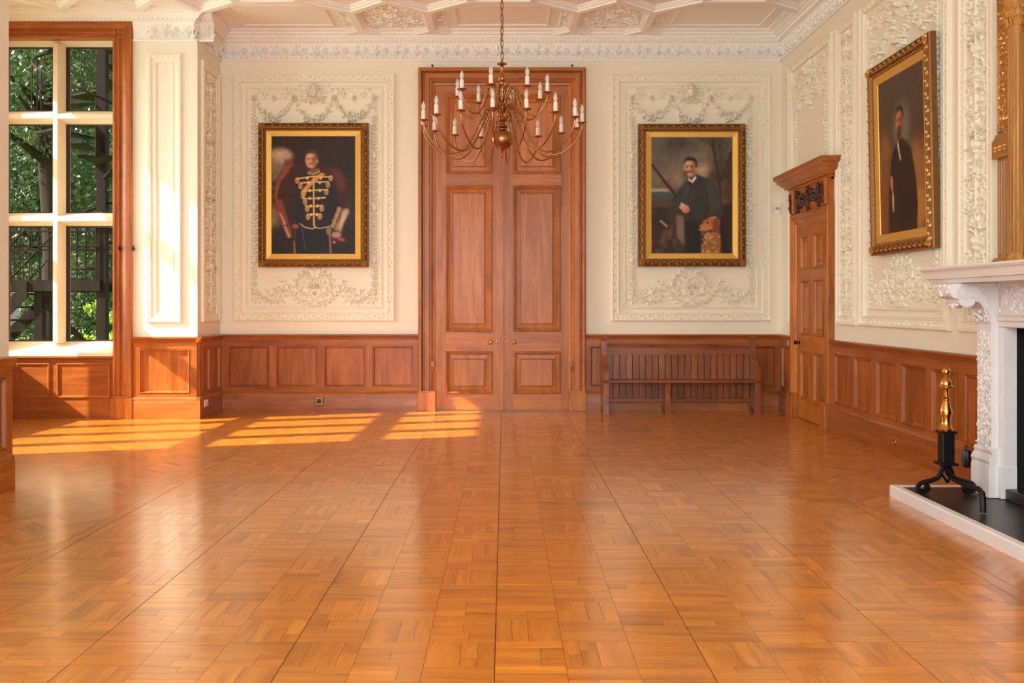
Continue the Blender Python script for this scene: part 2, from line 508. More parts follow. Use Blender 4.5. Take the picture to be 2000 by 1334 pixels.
o = bpy.data.objects.new('parquet_blocks', tone_mesh('parquet_blocks', rest, M_FLOOR)); C.objects.link(o); o.parent = floor; o['kind'] = 'stuff'

def herringbone(x0, x1, y0, y1, name):
    """diagonal border blocks clipped to a rectangle, with a straight strip on its long sides"""
    L_, W_ = 0.32, 0.078
    vs = []; fs = []; uvs = []; tns = []
    def clip(poly, ax, lim, sign):
        out_ = []
        for i in range(len(poly)):
            a, b = poly[i], poly[(i + 1) % len(poly)]
            ia, ib = sign * (a[ax] - lim) >= 0, sign * (b[ax] - lim) >= 0
            if ia: out_.append(a)
            if ia != ib:
                t = (lim - a[ax]) / (b[ax] - a[ax]); out_.append((a[0] + t * (b[0] - a[0]), a[1] + t * (b[1] - a[1])))
        return out_
    r2 = math.sqrt(.5)
    nx = int((x1 - x0 + y1 - y0) / W_) + 8
    def emit(poly, ux, uy):
        for ax, lim, sg in ((0, x0, 1), (0, x1, -1), (1, y0, 1), (1, y1, -1)):
            poly = clip(poly, ax, lim, sg)
            if len(poly) < 3: return
        cx = sum(p[0] for p in poly) / len(poly); cy = sum(p[1] for p in poly) / len(poly)
        poly = [(cx + (p[0] - cx) * .9975, cy + (p[1] - cy) * .9975) for p in poly]
        n = len(vs); vs.extend((p[0], p[1], 0.0) for p in poly); fs.append(tuple(range(n, n + len(poly))))
        o1, o2 = random.uniform(0, 50), random.uniform(0, 50)
        uvs.extend((p[0] * ux + p[1] * uy + o1, -p[0] * uy + p[1] * ux + o2) for p in poly)
        tns.extend([tone_of()] * len(poly))
    # double herringbone columns running along y
    step = L_ * r2 * 1.0
    ncol = int((x1 - x0) / step) + 2
    dy = W_ / r2
    for c in range(ncol):
        xa = x0 + c * step
        up = 1 if c % 2 == 0 else -1
        for k in range(-8, int((y1 - y0) / dy) + 8):
            ya = y0 + k * dy
            emit([(xa, ya), (xa + step, ya + up * step), (xa + step, ya + up * step + dy), (xa, ya + dy)], r2, up * r2)
    me = bpy.data.meshes.new(name); me.from_pydata(vs, [], fs); me.materials.append(M_FLOOR)
    l = me.uv_layers.new(name='UVMap')
    li = np.empty(len(me.loops), dtype=np.int32); me.loops.foreach_get('vertex_index', li)
    l.data.foreach_set('uv', np.array(uvs, dtype=np.float32)[li].ravel())
    a = me.attributes.new('tone', 'FLOAT', 'POINT'); a.data.foreach_set('value', np.array(tns, dtype=np.float32))
    o = bpy.data.objects.new(name, me); C.objects.link(o); o.parent = floor; o['kind'] = 'stuff'
FXE = FX0 + cols * 0.887
herringbone(FXE + 0.09, XR, YR, D, 'herringbone_border')
herringbone(XB, FX0 - 0.09, YR, D, 'herringbone_border')
bs = []
for xa, xb in ((FXE + 0.002, FXE + 0.088), (FX0 - 0.088, FX0 - 0.002)):
    y = YR
    while y < D:
        L_ = rf.uniform(0.9, 1.4); bs.append((xa, xb, y, min(y + L_ - 0.002, D), -0.006, 0.0, 'y', tone_of())); y += L_
o = bpy.data.objects.new('border_strips', tone_mesh('border_strips', bs, M_FLOOR)); C.objects.link(o); o.parent = floor; o['kind'] = 'stuff'

# ------------------------------------------------------------------ walls
def wall(name, label, mb, loc=(0, 0, 0), rz=0.0, mat=None):
    return tag(mb.build(name, mat or M_WALL, loc=loc, rz=rz), label, 'wall', kind='structure')
wall_back = wall('wall_back', 'cream painted back wall with ornate plaster panels', MB().box(XL - 0.9, XR + 0.3, 0, 0.3, 0, ZC), (0, D, 0))
FU0, FU1, FZ = 6.80, 8.44, 1.34        # fireplace opening in the right wall
wr = MB().box(-0.3, FU0, 0, 0.3, 0, ZC).box(FU1, D - YR, 0, 0.3, 0, ZC).box(FU0, FU1, 0, 0.3, FZ, ZC)
wall_right = wall('wall_right', 'cream painted right wall with carved plaster panels and the fireplace', wr, (XR, D, 0), -PI / 2)
WX = -4.876                            # right edge of the bay window casing
wall_bay = wall('wall_bay', 'cream pier of the window bay beside the tall window',
                MB().box(WX, XL, 0, D - YB, 0, ZC).box(XB - 0.3, WX, 0.02, 0.34, 5.0, ZC).box(XB - 0.3, WX, 0.06, 0.34, 0, 0.86), (0, YB, 0))
lw0 = MB().box(YR, YN, 0, 0.3, 0, ZC)
wall_left = wall('wall_left', 'pale left wall ending at the near side of the window bay', lw0, (XL, 0, 0), PI / 2)
wall('wall_bay_near', 'near side wall of the window bay', MB().box(XB - 0.3, XL - 0.3, -0.3, 0, 0, ZC), (0, YN, 0))
ow = MB().box(YN - 0.3, 9.09, 0, 0.35, 0, ZC).box(9.09, YB + 0.3, 0, 0.35, 0, 0.86).box(9.09, YB + 0.3, 0, 0.35, 5.0, ZC)
wall_outer = wall('wall_bay_outer', 'outer wall of the window bay', ow, (XB, 0, 0), PI / 2)
rw = MB()
for x0, x1, z0, z1 in ((XL - 0.3, -3.5, 0, ZC), (-3.5, -1.1, 0, 0.95), (-3.5, -1.1, 4.95, ZC), (-1.1, -0.6, 0, ZC), (-0.6, 1.8, 0, 0.95), (-0.6, 1.8, 4.95, ZC), (1.8, XR + 0.3, 0, ZC)):
    rw.box(x0, x1, -0.3, 0, z0, z1)
wall('wall_rear', 'unseen rear wall with two added window openings behind the viewer', rw, (0, YR, 0))  # both openings are added to go with the rear fill light

# frames used by everything that sits on a wall
FR_BACK = ((0, D, 0), 0.0)
FR_RIGHT = ((XR, D, 0), -PI / 2)
FR_BAY = ((0, YB, 0), 0.0)
FR_RET = ((XL, YB, 0), PI / 2)
FR_LEFT = ((XL, 0, 0), PI / 2)

# ------------------------------------------------------------------ ceiling
ceiling = tag(MB().box(XB - 0.4, XR + 0.4, YR - 0.4, D + 0.4, ZC, ZC + 0.25).build('ceiling', M_CEIL), 'white ornamental plaster ceiling with moulded ribs', 'ceiling', kind='structure')
def ceil_rib(a, b, ext=0.05):
    """moulded rib hanging below the ceiling between two plan points"""
    A, B = Vector((a[0], a[1], 0)), Vector((b[0], b[1], 0)); t = (B - A).normalized(); n = Vector((-t.y, t.x, 0))
    A = A - t * ext; B = B + t * ext; dz = rf.uniform(0, .006)
    prof = [(-.095, 0), (-.095, .02), (-.08, .025), (-.07, .045), (-.05, .05), (-.045, .075), (.045, .075), (.05, .05), (.07, .045), (.08, .025), (.095, .02), (.095, 0)]
    m = MB(); vs = []
    for P in (A, B):
        for w_, h_ in prof:
            q = P + n * w_ * (1 + dz); vs.append((q.x, q.y, ZC - h_ * (1 + dz * 14)))
    k = len(prof)
    m.add(vs, [(i, i + 1, k + i + 1, k + i) for i in range(k - 1)] + [tuple(range(k)), tuple(range(k, 2 * k))])
    return m.build('ceiling_rib', M_CEIL, ceiling)
YV, YA, YW = 12.74, 12.28, 13.60        # rib vertices: row, apex, near the wall
XN = [(-1.99, -1.0), (0.95, 1.94)]      # the narrow hexagons
XW = [(-3.94, -1.99), (-1.0, 0.95), (1.94, 3.88)]
for a, b in XN:
    m_ = (a + b) / 2
    for x in (a, b):
        ceil_rib((x, YV), (x, YW))
    ceil_rib((a, YV), (m_, YA)); ceil_rib((m_, YA), (b, YV))
    ceil_rib((a, YW), (a + 0.27, 13.82)); ceil_rib((b, YW), (b - 0.27, 13.82))
    ceil_rib((a, YW), (a - 0.27, 13.82)); ceil_rib((b, YW), (b + 0.27, 13.82))
    ceil_rib((m_, YA), (m_, 11.3))
for a, b in XW:
    m_ = (a + b) / 2
    ceil_rib((a, YV), (a + 0.58, YA)); ceil_rib((a + 0.58, YA), (b - 0.58, YA)); ceil_rib((b - 0.58, YA), (b, YV))
    ceil_rib((a + 0.58, YA), (a + 0.58, 11.3)); ceil_rib((b - 0.58, YA), (b - 0.58, 11.3))
for x in (-6.2, -5.2):
    ceil_rib((x, 12.0), (x + 0.5, 12.6)); ceil_rib((x + 0.5, 12.6), (x + 1.0, 12.0))
ceil_rib((-4.2, 12.0), (-3.94, YV)); 

class CeilRelief(Relief):
    def p(s, x, z, h):
        cx, sx, cz, sz = s.T
        return (cx + x * sx, cz + z * sz, ZC - h)
rc = random.Random(21)
for a, b in XN:
    r = CeilRelief(); m_ = (a + b) / 2; cy = (YA + 13.75) / 2
    for q in range(4):
        sx = 1 if q % 2 else -1; sz = 1 if q // 2 else -1
        r.at(m_, sx, cy + 0.05, sz)
        r.spiral(.2, .2, .13, 1.4, 3.4, False, .016, .007, 6, .05); r.spiral(.3, .45, .09, 1.3, 4.0, True, .014, .006, 5, .045)
        r.spiral(.1, .42, .08, 1.3, 1.0, True, .014, .006, 5, .045)
        for k in range(40):
            x, z = rc.uniform(.03, .40), rc.uniform(.03, .62)
            if x + max(0, z - .35) * 1.1 < .42: r.leaf(x, z, rc.uniform(0, 6.3), .075, .04, .028)
    r.at(m_, 1, cy + 0.05, 1); r.rosette(0, 0, .1, 8, .04)
    r.build('ceiling_scrollwork', M_CEIL, ceiling)
for a, b in XW:
    m_ = (a + b) / 2; r = CeilRelief().at(m_)
    x0, x1, y0, y1 = -.62, .62, 12.62, 13.50
    for p, q in (((x0, y0), (x1, y0)), ((x1, y0), (x1, y1)), ((x1, y1), (x0, y1)), ((x0, y1), (x0, y0))): r.rib([p, q], .012, .012, .018)
    def beads(p, q, n, rr):
        for k in range(n):
            t = k / (n - 1); r.dome(p[0] + (q[0] - p[0]) * t, p[1] + (q[1] - p[1]) * t, rr, rr * 1.1, 5)
    beads((-.78, 12.50), (.78, 12.50), 34, .018); beads((-.78, 12.50), (-.78, 13.62), 26, .018); beads((.78, 12.50), (.78, 13.62), 26, .018)
    beads((-.60, 12.66), (.60, 12.66), 40, .009); beads((-.60, 13.46), (.60, 13.46), 40, .009)
    r.rosette(0, 12.47, .10, 8, .03)
    for s_ in (-1, 1):
        r.at(m_, s_)
        r.spiral(.17, 12.46, .06, 1.2, 2.4, True, .012, .006, 4, .04)
        for k in range(34):
            x, z = rc.uniform(.80, .96), rc.uniform(12.85, 13.45)
            r.leaf(x, z, rc.uniform(0, 6.3), .07, .038, .024)
    r.at(m_); r.build('ceiling_panel_beading', M_CEIL, ceiling)

# ------------------------------------------------------------------ cornice
CPROF = [(0, 4.95), (-.030, 4.95), (-.036, 4.972), (-.020, 4.985), (-.014, 5.0), (-.022, 5.10), (-.05, 5.195), (-.085, 5.205), (-.085, 5.215), (-.10, 5.25), (-.125, 5.262), (-.125, 5.285), (-.165, 5.30), (-.17, 5.325), (-.22, 5.335), (-.225, ZC), (0, ZC)]
def cornice(n, label, frame, x0, x1, xcut=None):
    mb = MB().prism_x(CPROF, x0 if xcut is None else xcut, x1)
    if xcut is not None: mb.prism_x([(0, 5.205), (-.05, 5.205)] + CPROF[7:], x0, xcut)
    o = tag(mb.build('trim_%d' % n, M_CEIL, loc=frame[0], rz=frame[1]), label, 'cornice', kind='structure')
    r = Relief(-0.016); rr = random.Random(n); r.K = 1.4
    L_ = x1 - x0; k = max(1, round(L_ / 0.285)); pt = L_ / k
    for i in range(k):
        c = x0 + (i + .5) * pt
        if xcut is not None and c < xcut + .08: continue
        r.at(c, 1.12, 5.092, 1.32)
        r.base = -0.020; r.rosette(-.065, 0, .056, 8, .026)
        for j in range(7):
            a = .55 + j * .85; r.leaf(-.065 + .06 * math.cos(a), .06 * math.sin(a), a + .9, .05, .026, .022)
        r.leaf(.065, -.075, 1.2, .09, .04, .03); r.leaf(.07, -.07, 1.9, .10, .045, .03); r.leaf(.08, .0, 1.5, .085, .045, .034)
        r.leaf(.045, .02, 2.3, .07, .035, .026); r.leaf(.10, .02, .8, .07, .035, .026); r.leaf(.05, -.03, 3.6, .05, .03, .02); r.leaf(.105, -.03, -.5, .05, .03, .02)
        r.rib([(.075 + .04 * math.cos(t * .5), .045 + .04 * math.sin(t * .5)) for t in range(0, 9)], .009, .005)
    n2 = max(1, round(L_ / 0.062)); r.K = 1.0
    r.at(0, 1, 0, 1); r.base = -0.092
    for i in range(n2):
        x = x0 + (i + .5) * L_ / n2
        r.leaf(x - .02, 5.208, .75, .058, .032, .022)
    r.build('cornice_foliage', M_CEIL, o, kind='stuff')
    return o
cornice(1, 'white foliate cornice along the back wall', FR_BACK, XL, XR)
cornice(2, 'white foliate cornice along the right wall', FR_RIGHT, 0, D - YR)
cornice(3, 'white foliate cornice over the window and bay pier', FR_BAY, XB, XL + .22, WX + .01)
cornice(4, 'white foliate cornice on the short return wall', FR_RET, -.22, D - YB)

# ------------------------------------------------------------------ wainscot
def field(m, x0, x1, z0, z1, prof, base=0.0):
    m.frame(x0, x1, z0, z1, prof, base)
    i, o_ = prof[-1]
    m.add([(x0 + i, base - o_, z0 + i), (x1 - i, base - o_, z0 + i), (x1 - i, base - o_, z1 - i), (x0 + i, base - o_, z1 - i)], [(0, 1, 2, 3)])
    return m
CAP = [(0, 1.005), (-.040, 1.005), (-.042, 1.022), (-.052, 1.030), (-.055, 1.045), (-.070, 1.052), (-.072, 1.070), (-.060, 1.079), (0, 1.079)]
SKT = [(0, 0), (-.052, 0), (-.052, .232), (-.046, .245), (-.050, .258), (-.040, .275), (-.030, .29), (0, .29)]
PZ0, PZ1 = 0.335, 0.915
def wainscot(n, label, frame, x0, x1, panels, ends=(0, 0)):
    t = thing('trim_%d' % n, label, 'wainscot', frame[0], frame[1], kind='structure')
    MB().prism_x(CAP, x0 - ends[0], x1 + ends[1]).build('dado_cap', M_DADO, t, 'x', 40)
    MB().prism_x(SKT, x0 - ends[0] * .7, x1 + ends[1] * .7).build('skirting_board', M_DADO, t, 'x', 40)
    MB().box(x0, x1, -.030, 0, PZ1, 1.01).build('top_rail', M_DADO, t, 'x')
    MB().box(x0, x1, -.030, 0, .28, PZ0).build('bottom_rail', M_DADO, t, 'x')
    panels = sorted(panels)
    edges = [x0] + [e for p in panels for e in p] + [x1]
    for k in range(0, len(edges), 2):
        if edges[k + 1] - edges[k] > .004:
            MB().box(edges[k], edges[k + 1], -.030, 0, PZ0, PZ1).build('stile', M_DADO, t, 'z')
    for a, b in panels:
        field(MB(), a, b, PZ0, PZ1, [(0, .030), (.002, .020), (.005, .020), (.006, .036), (.014, .036), (.022, .022), (.026, .008), (.034, .004)]).build('panel', M_DADO, t, 'z')
    return t
bx = lambda px: (px - 985) / 137.7
wainscot(11, 'oak wainscot panelling left of the double door', FR_BACK, XL, bx(819), [(bx(a), bx(b)) for a, b in ((448, 527), (541, 621), (634, 714), (728, 808))])
wainscot(12, 'oak wainscot panelling behind the wooden pew', FR_BACK, bx(1144), XR, [(bx(a), bx(b)) for a, b in ((1152, 1232), (1246, 1326), (1340, 1420), (1434, 1513))])
wainscot(13, 'short oak wainscot between the back wall and the carved door', FR_RIGHT, 0, 0.66, [(.10, .56)])
U_ = lambda y: D - y
wainscot(14, 'oak wainscot panelling between the carved door and the fireplace', FR_RIGHT, U_(11.66), 6.62,
         [(U_(a), U_(b)) for a, b in ((11.58, 11.05), (10.93, 10.41), (10.29, 9.74), (9.62, 9.07), (8.95, 8.42), (8.30, 7.76))])
wainscot(15, 'sunlit oak wainscot on the pier beside the window', FR_BAY, WX + .005, XL, [(-4.79, -4.12)], (0, .07))
wainscot(16, 'oak wainscot on the short return wall', FR_RET, 0, D - YB, [(.10, .44), (.56, .92)], (.07, 0))
wainscot(17, 'oak wainscot on the left wall end beside the bay', FR_LEFT, YR, YN, [(y0, y0 + .56) for y0 in [YN - .10 - .56 - .68 * k for k in range(15)]], (0, .0))
wainscot(18, 'oak wainscot beyond the fireplace', FR_RIGHT, 8.90, D - YR, [(9.0 + .68 * k, 9.56 + .68 * k) for k in range(10)])

# ------------------------------------------------------------------ doors
bz = lambda py: 1.5 - (py - 595) / 137.7
def uframe(t, name, mat, x0, x1, z1, prof, zb=0.0):
    """three mitred lengths of architrave round an opening"""
    c = lambda i: [(x0 + i, zb), (x0 + i, z1 - i), (x1 - i, z1 - i), (x1 - i, zb)]
    obs = []
    for k, gr in ((0, 'z'), (1, 'x'), (2, 'z')):
        m = MB(); vs = []
        for i, o_ in prof:
            p, q = c(i)[k], c(i)[k + 1]
            vs += [(p[0], -o_, p[1]), (q[0], -o_, q[1])]
        n = len(prof)
        m.add(vs, [(2 * j, 2 * j + 1, 2 * j + 3, 2 * j + 2) for j in range(n - 1)] + [tuple(2 * j for j in range(n))[::-1], tuple(2 * j + 1 for j in range(n))])
        obs.append(m.build(name, mat, t, gr))
    return obs
def knob(t, x, z, out_, mat, r=.032):
    k = MB().lathe([(.001, 0), (r * .9, 0), (r * .9, .006), (r * .4, .010), (r * .32, .032), (r * .8, .040), (r, .052), (r * .85, .066), (r * .3, .072), (.001, .073)], 14).build('knob', mat, t, smooth=40)
    k.location = (x, -out_, z); k.rotation_euler = (PI / 2, 0, 0); return k

d1 = thing('door_1', 'tall oak double door with raised panels and moulded frame', 'door', FR_BACK[0], 0.0, kind='structure')
AX0, AX1, AZ = bx(818), bx(1143), bz(135)
DPROF = [(0, 0), (0, .10), (.018, .115), (.045, .115), (.052, .085), (.064, .052), (.080, .052), (.088, .086), (.152, .086), (.156, .060), (.185, .062), (.195, .046), (.212, .050), (.238, .046), (.238, 0)]
uframe(d1, 'architrave', M_DOOR, AX0, AX1, AZ, DPROF)
for s_, a in ((1, AX0 - .006), (-1, AX1 + .006 - .25)):
    pb = MB().box(a, a + .25, -.128, 0, 0, .265, .006).box(a + .01, a + .24, -.120, 0, .265, .285).build('plinth_block', M_DOOR, d1, 'z')
for x in (bx(846), bx(1115)):       # turned stops at the foot of the inner moulding
    MB().box(x - .022, x + .022, -.098, -.05, .62, .70, .004).lathe([(.006, 0), (.02, .01), (.012, .03), (.02, .05), (.006, .06)], 8, (x, -.085, .56)).build('moulding_stop', M_DOOR, d1, 'z')
PPROF = [(0, .040), (.002, .026), (.007, .026), (.008, .060), (.020, .064), (.032, .050), (.036, .034), (.042, .034), (.048, .016), (.052, .012), (.100, .018), (.103, .010), (.107, .010), (.110, .030), (.120, .036)]
def leaf_door(x0, x1, px0, px1, kx, ex):
    zt = bz(169)
    rows = [(bz(341), bz(186)), (bz(648), bz(363)), (bz(769), bz(686))]
    m = MB().box(x0, x1, -.012, 0, .012, zt)
    m.box(x0, px0, -.040, -.012, .012, zt); m.box(px1, x1, -.040, -.012, .012, zt)
    lf = m.build('door_leaf', M_DOOR, d1, 'z')
    zs = [.012] + [e for r in rows[::-1] for e in r] + [zt]
    for k in range(0, len(zs), 2):
        MB().box(px0, px1, -.0398, -.012, zs[k], zs[k + 1]).build('rail', M_DOOR, lf, 'x')
    for a, b in rows:
        field(MB(), px0, px1, a, b, PPROF).build('raised_panel', M_DOOR, lf, 'z')
    kb = knob(lf, kx, bz(668), .04, M_BRASS); kb['label'] = 'brass door knob'
    es = MB().lathe([(.001, 0), (.016, 0), (.016, .004), (.010, .007), (.001, .008)], 12).build('escutcheon', M_BRASS, lf, smooth=40, label='oval brass keyhole cover')
    es.location = (ex, -.04, bz(667)); es.rotation_euler = (PI / 2, 0, 0); es.scale = (.8, 1.7, 1)
    return lf
leaf_door(bx(851), bx(979.4), bx(871), bx(962), bx(957.5), bx(970))
leaf_door(bx(980.6), bx(1111), bx(1002), bx(1095), bx(1003.5), bx(990.5))
MB().box(bx(977), bx(983), -.052, -.04, .012, bz(169)).build('meeting_bead', M_DOOR, d1, 'z')
for x in (bx(845), bx(1117)):
    tag(MB().lathe([(.004, 0), (.004, .02), (.013, .03), (.014, .042), (.006, .052)], 10).build('picture_hook', M_IRON, loc=(x, D - .06, AZ), smooth=40),
        'small black knob on the double door frame, on the side of the ' + ('officer portrait' if x < 0 else 'wooden pew'), 'hook', 'knobs on the door frame')

d2 = thing('door_2', 'oak six-panel door with carved overdoor on the right wall', 'door', FR_RIGHT[0], FR_RIGHT[1], kind='structure')
A2 = [(0, 0), (0, .075), (.014, .088), (.045, .088), (.055, .074), (.07, .066), (.095, .066), (.105, .056), (.125, .050), (.14, .036), (.185, .034), (.185, 0)]
uframe(d2, 'architrave', M_DOOR, .70, 2.24, 2.70, A2)
for a in (.685, 2.24 + .015 - .20):
    MB().box(a, a + .20, -.125, 0, 0, .30, .006).box(a + .01, a + .19, -.108, 0, .30, .325).build('plinth_block', M_DOOR, d2, 'z')
L0, L1, LT = .885, 2.055, 2.515
m = MB().box(L0, L1, -.008, 0, .01, LT)
c2 = [(1.00, 1.40), (1.54, 1.94)]; r2_ = [(.27, .89), (1.105, 1.82), (1.96, 2.40)]
for a, b in ((L0, c2[0][0]), (c2[0][1], c2[1][0]), (c2[1][1], L1)): m.box(a, b, -.030, -.008, .01, LT)
lf2 = m.build('door_leaf', M_DOOR, d2, 'z')
zs = [.01] + [e for r in r2_ for e in r] + [LT]
for a, b in c2:
    for k in range(0, len(zs), 2): MB().box(a, b, -.0298, -.008, zs[k], zs[k + 1]).build('rail', M_DOOR, lf2, 'x')
    for z0, z1 in r2_:
        field(MB(), a, b, z0, z1, [(0, .030), (.002, .018), (.005, .018), (.006, .044), (.016, .046), (.028, .030), (.036, .010), (.080, .014), (.084, .010), (.090, .024)]).build('raised_panel', M_DOOR, lf2, 'z')
kb = knob(lf2, .945, 1.0, .03, M_IRON, .030); kb['label'] = 'dark metal door knob'
# overdoor: frieze board, side brackets, cornice, carved garland
MB().box(.72, 2.22, -.060, 0, 2.70, 3.03).build('frieze_board', M_DOOR, d2, 'x')
MB().box(.92, 2.02, -.068, -.06, 2.73, 2.745).box(.92, 2.02, -.068, -.06, 2.985, 3.0).build('frieze_bead', M_DOOR, d2, 'x')
for a in (.74, 2.06):
    br = MB().box(a, a + .14, -.105, -.06, 2.70, 3.02, .006).build('frieze_bracket', M_DOOR, d2, 'z')
    r = Relief(-.105).at(a + .07, 1, 2.86); rq = random.Random(3)
    for k in range(16): r.leaf(rq.uniform(-.03, .03), .12 - k * .016, rq.uniform(3.6, 5.8), .055, .032, .03)
    for k in range(6): r.dome(rq.uniform(-.02, .02), .10 - k * .035, .016, .028, 6)
    r.build('carved_drop', M_CARVE, br)
KPROF = [(0, 3.02), (-.075, 3.02), (-.085, 3.045), (-.12, 3.05), (-.125, 3.075), (-.15, 3.09), (-.175, 3.12), (-.20, 3.135), (-.205, 3.165), (-.24, 3.185), (-.245, 3.235), (-.235, 3.245), (0, 3.245)]
kc = MB()
n = len(KPROF); vs = []
for y, z in KPROF: vs.append((.70 + y, y, z))        # returns at both ends
for y, z in KPROF: vs.append((2.24 - y, y, z))
kc.add(vs, [(i, (i + 1) % n, (i + 1) % n + n, i + n) for i in range(n)])
for e, off in ((.70, 0), (2.24, n)):                # end returns back to the wall
    vs2 = []
    for y, z in KPROF: vs2 += [((e + y if off == 0 else e - y), y, z), ((e + y if off == 0 else e - y), 0, z)]
    kc.add(vs2, [(2 * i, 2 * i + 1, 2 * i + 3, 2 * i + 2) for i in range(n - 1)])
kc.build('overdoor_cornice', M_DOOR, d2, 'x')
dn = MB()
for k in range(44): dn.box(.66 + k * .0365, .66 + k * .0365 + .02, -.118, -.08, 3.05, 3.072)
dn.build('dentils', M_DOOR, d2, 'x', kind='stuff')
r = Relief(-.062); rq = random.Random(8)
r.swag(1.02, 2.96, 1.47, 2.99, .12, .07, rq, 24); r.swag(1.47, 2.99, 1.92, 2.96, .12, .07, rq, 24)
for x in (1.04, 1.47, 1.90):
    for k in range(18):
        z = 2.98 - k * .016; r.dome(x + rq.uniform(-.04, .04), z, rq.uniform(.014, .024), rq.uniform(.03, .06), 6); r.leaf(x, z, rq.uniform(3.4, 6.0), .07, .035, .04)
r.build('carved_garland', M_CARVE, d2, label='dark carved fruit and leaf garland')

# ------------------------------------------------------------------ windows
TIERS = [(1.009, 2.55), (2.72, 3.906), (4.077, 4.936)]
def stone_bar(m, a, b, vertical, lo, hi, yf, yb):
    """chamfered stone bar between a and b across, running lo..hi"""
    c = (a + b) / 2; fw = (b - a) * .17
    if vertical: m.prism_z([(c - fw, yf), (c + fw, yf), (b, yb), (b, yb + .10), (a, yb + .10), (a, yb)], lo, hi)
    else: m.prism_x([(yf, c - fw), (yf, c + fw), (yb, b), (yb + .10, b), (yb + .10, a), (yb, a)], lo, hi)
def window(n, label, loc, rz, lights, xl, xr, casing):
    t = thing('window_%d' % n, label, 'window', loc, rz, kind='structure')
    yf, yb = .08, .20
    zs0, zs1 = TIERS[0][0], TIERS[-1][1]
    for k in range(len(lights) - 1):
        m = MB(); stone_bar(m, lights[k][1], lights[k + 1][0], True, zs0 - .02, zs1 + .02, yf, yb); m.build('stone_mullion', M_STONE, t)
    for k in range(2):
        m = MB(); stone_bar(m, TIERS[k][1], TIERS[k + 1][0], False, xl, xr, yf + .001, yb); m.build('stone_transom', M_STONE, t)
    # splayed jambs, head and sill
    MB().prism_z([(lights[0][0], yb), (lights[0][0], yb + .1), (xl - .02, yb + .1), (xl - .02, yf - .02), (xl, yf - .02)], zs0 - .15, zs1 + .1).build('stone_jamb', M_STONE, t)
    MB().prism_z([(lights[-1][1], yb), (xr, yf - .02), (xr + .05, yf - .02), (xr + .05, yb + .1), (lights[-1][1], yb + .1)], zs0 - .15, zs1 + .1).build('stone_jamb', M_STONE, t)
    MB().prism_x([(yb, zs1), (yb + .1, zs1), (yb + .1, zs1 + .2), (yf - .02, zs1 + .2), (yf - .02, zs1 + .09)], xl, xr).build('stone_head', M_STONE, t)
    MB().prism_x([(yb, zs0), (.02, zs0 - .14), (-.02, zs0 - .145), (-.02, zs0 - .185), (.30, zs0 - .185), (.30, zs0)], xl, xr).build('stone_sill', M_STONE, t)
    for a, b in lights:
        for z0, z1 in TIERS:
            f = MB().frame(a, b, z0, z1, [(-.004, 0), (-.004, .028), (.016, .028), (.018, .022), (.018, 0)]).build('casement_frame', M_LEAD, t); f.location = (0, yb + .04, 0)
            g = MB().box(a + .01, b - .01, -.0015, .0015, z0 + .01, z1 - .01).build('pane', M_GLASS, f); g.location = (0, -.004, 0)
            MB().box(a + .016, a + .05, -.022, .004, z0 + .016, z1 - .016).build('casement_stile', M_LEAD, f)
    return t
w1 = window(1, 'tall stone-mullioned window in an oak casing at the far side of the bay', (0, YB, 0), 0, [(-6.66, -6.02), (-5.85, -5.20)], -6.67, -5.135, True)
cs = [(-5.14, .10), (-5.14, -.010), (-5.125, -.022), (-5.105, -.022), (-5.095, -.006), (-5.08, -.002), (-5.065, -.018), (-5.05, -.018), (-5.04, -.002), (-5.02, .0), (-5.0, -.03), (-4.955, -.045), (-4.91, -.05), (-4.885, -.045), (-4.876, -.03), (-4.876, .10)]
MB().prism_z(cs, .27, 5.19).build('casing_jamb', M_DADO, w1, 'z')
MB().box(-5.15, -4.868, -.06, .08, 0, .27, .005).box(-5.13, -4.92, -.05, .02, .27, .30).build('plinth_block', M_DOOR, w1, 'z')
hd = [(.10, 4.99), (-.010, 4.99), (-.022, 5.005), (-.022, 5.02), (-.004, 5.03), (-.002, 5.05), (-.02, 5.065), (-.02, 5.08), (-.002, 5.09), (0, 5.11), (-.03, 5.13), (-.05, 5.15), (-.055, 5.195), (-.04, 5.205), (.10, 5.205)]
MB().prism_x(hd, XB, -4.868).build('casing_head', M_DADO, w1, 'x')
# oak apron below the sill
ap = MB().box(XB, -5.15, .02, .06, 0, .826).build('apron_board', M_DADO, w1, 'x')
MB().prism_x([(.06, .826), (-.01, .826), (-.02, .818), (-.02, .80), (.005, .785), (.06, .78)], XB, -5.14).build('apron_cap', M_DADO, ap, 'x')
for a, b in ((-6.42, -5.975), (-5.89, -5.18)):
    field(MB(), a, b, .27, .735, [(0, .0), (.004, .014), (.02, .016), (.032, .004), (.04, -.010), (.05, -.012)], .02).build('apron_panel', M_DADO, ap, 'x')
for nm, x in (('curtain_hook', -5.035), ('curtain_hook', -4.862)):
    h = MB().tube([(0, -.0, .03), (0, -.03, .035), (.0, -.05, .02), (0, -.045, -.005), (0, -.02, -.015), (0, 0, -.02)], .008, 6).lathe([(.022, 0), (.022, .004), (.01, .01)], 10).build(nm, M_IRON, smooth=50, loc=(x, YB - (.02 if x < -5 else .0), 2.23))
    tag(h, 'small dark iron curtain hook ' + ('on the oak window casing' if x < -5 else 'on the cream wall beside the casing'), 'hook')
window(2, 'stone-mullioned window in the outer wall of the bay', (XB, 0, 0), PI / 2, [(9.175, 9.815), (9.985, 10.625), (10.795, 11.435), (11.605, 12.245), (12.415, 12.82)], 9.09, 12.86, False)

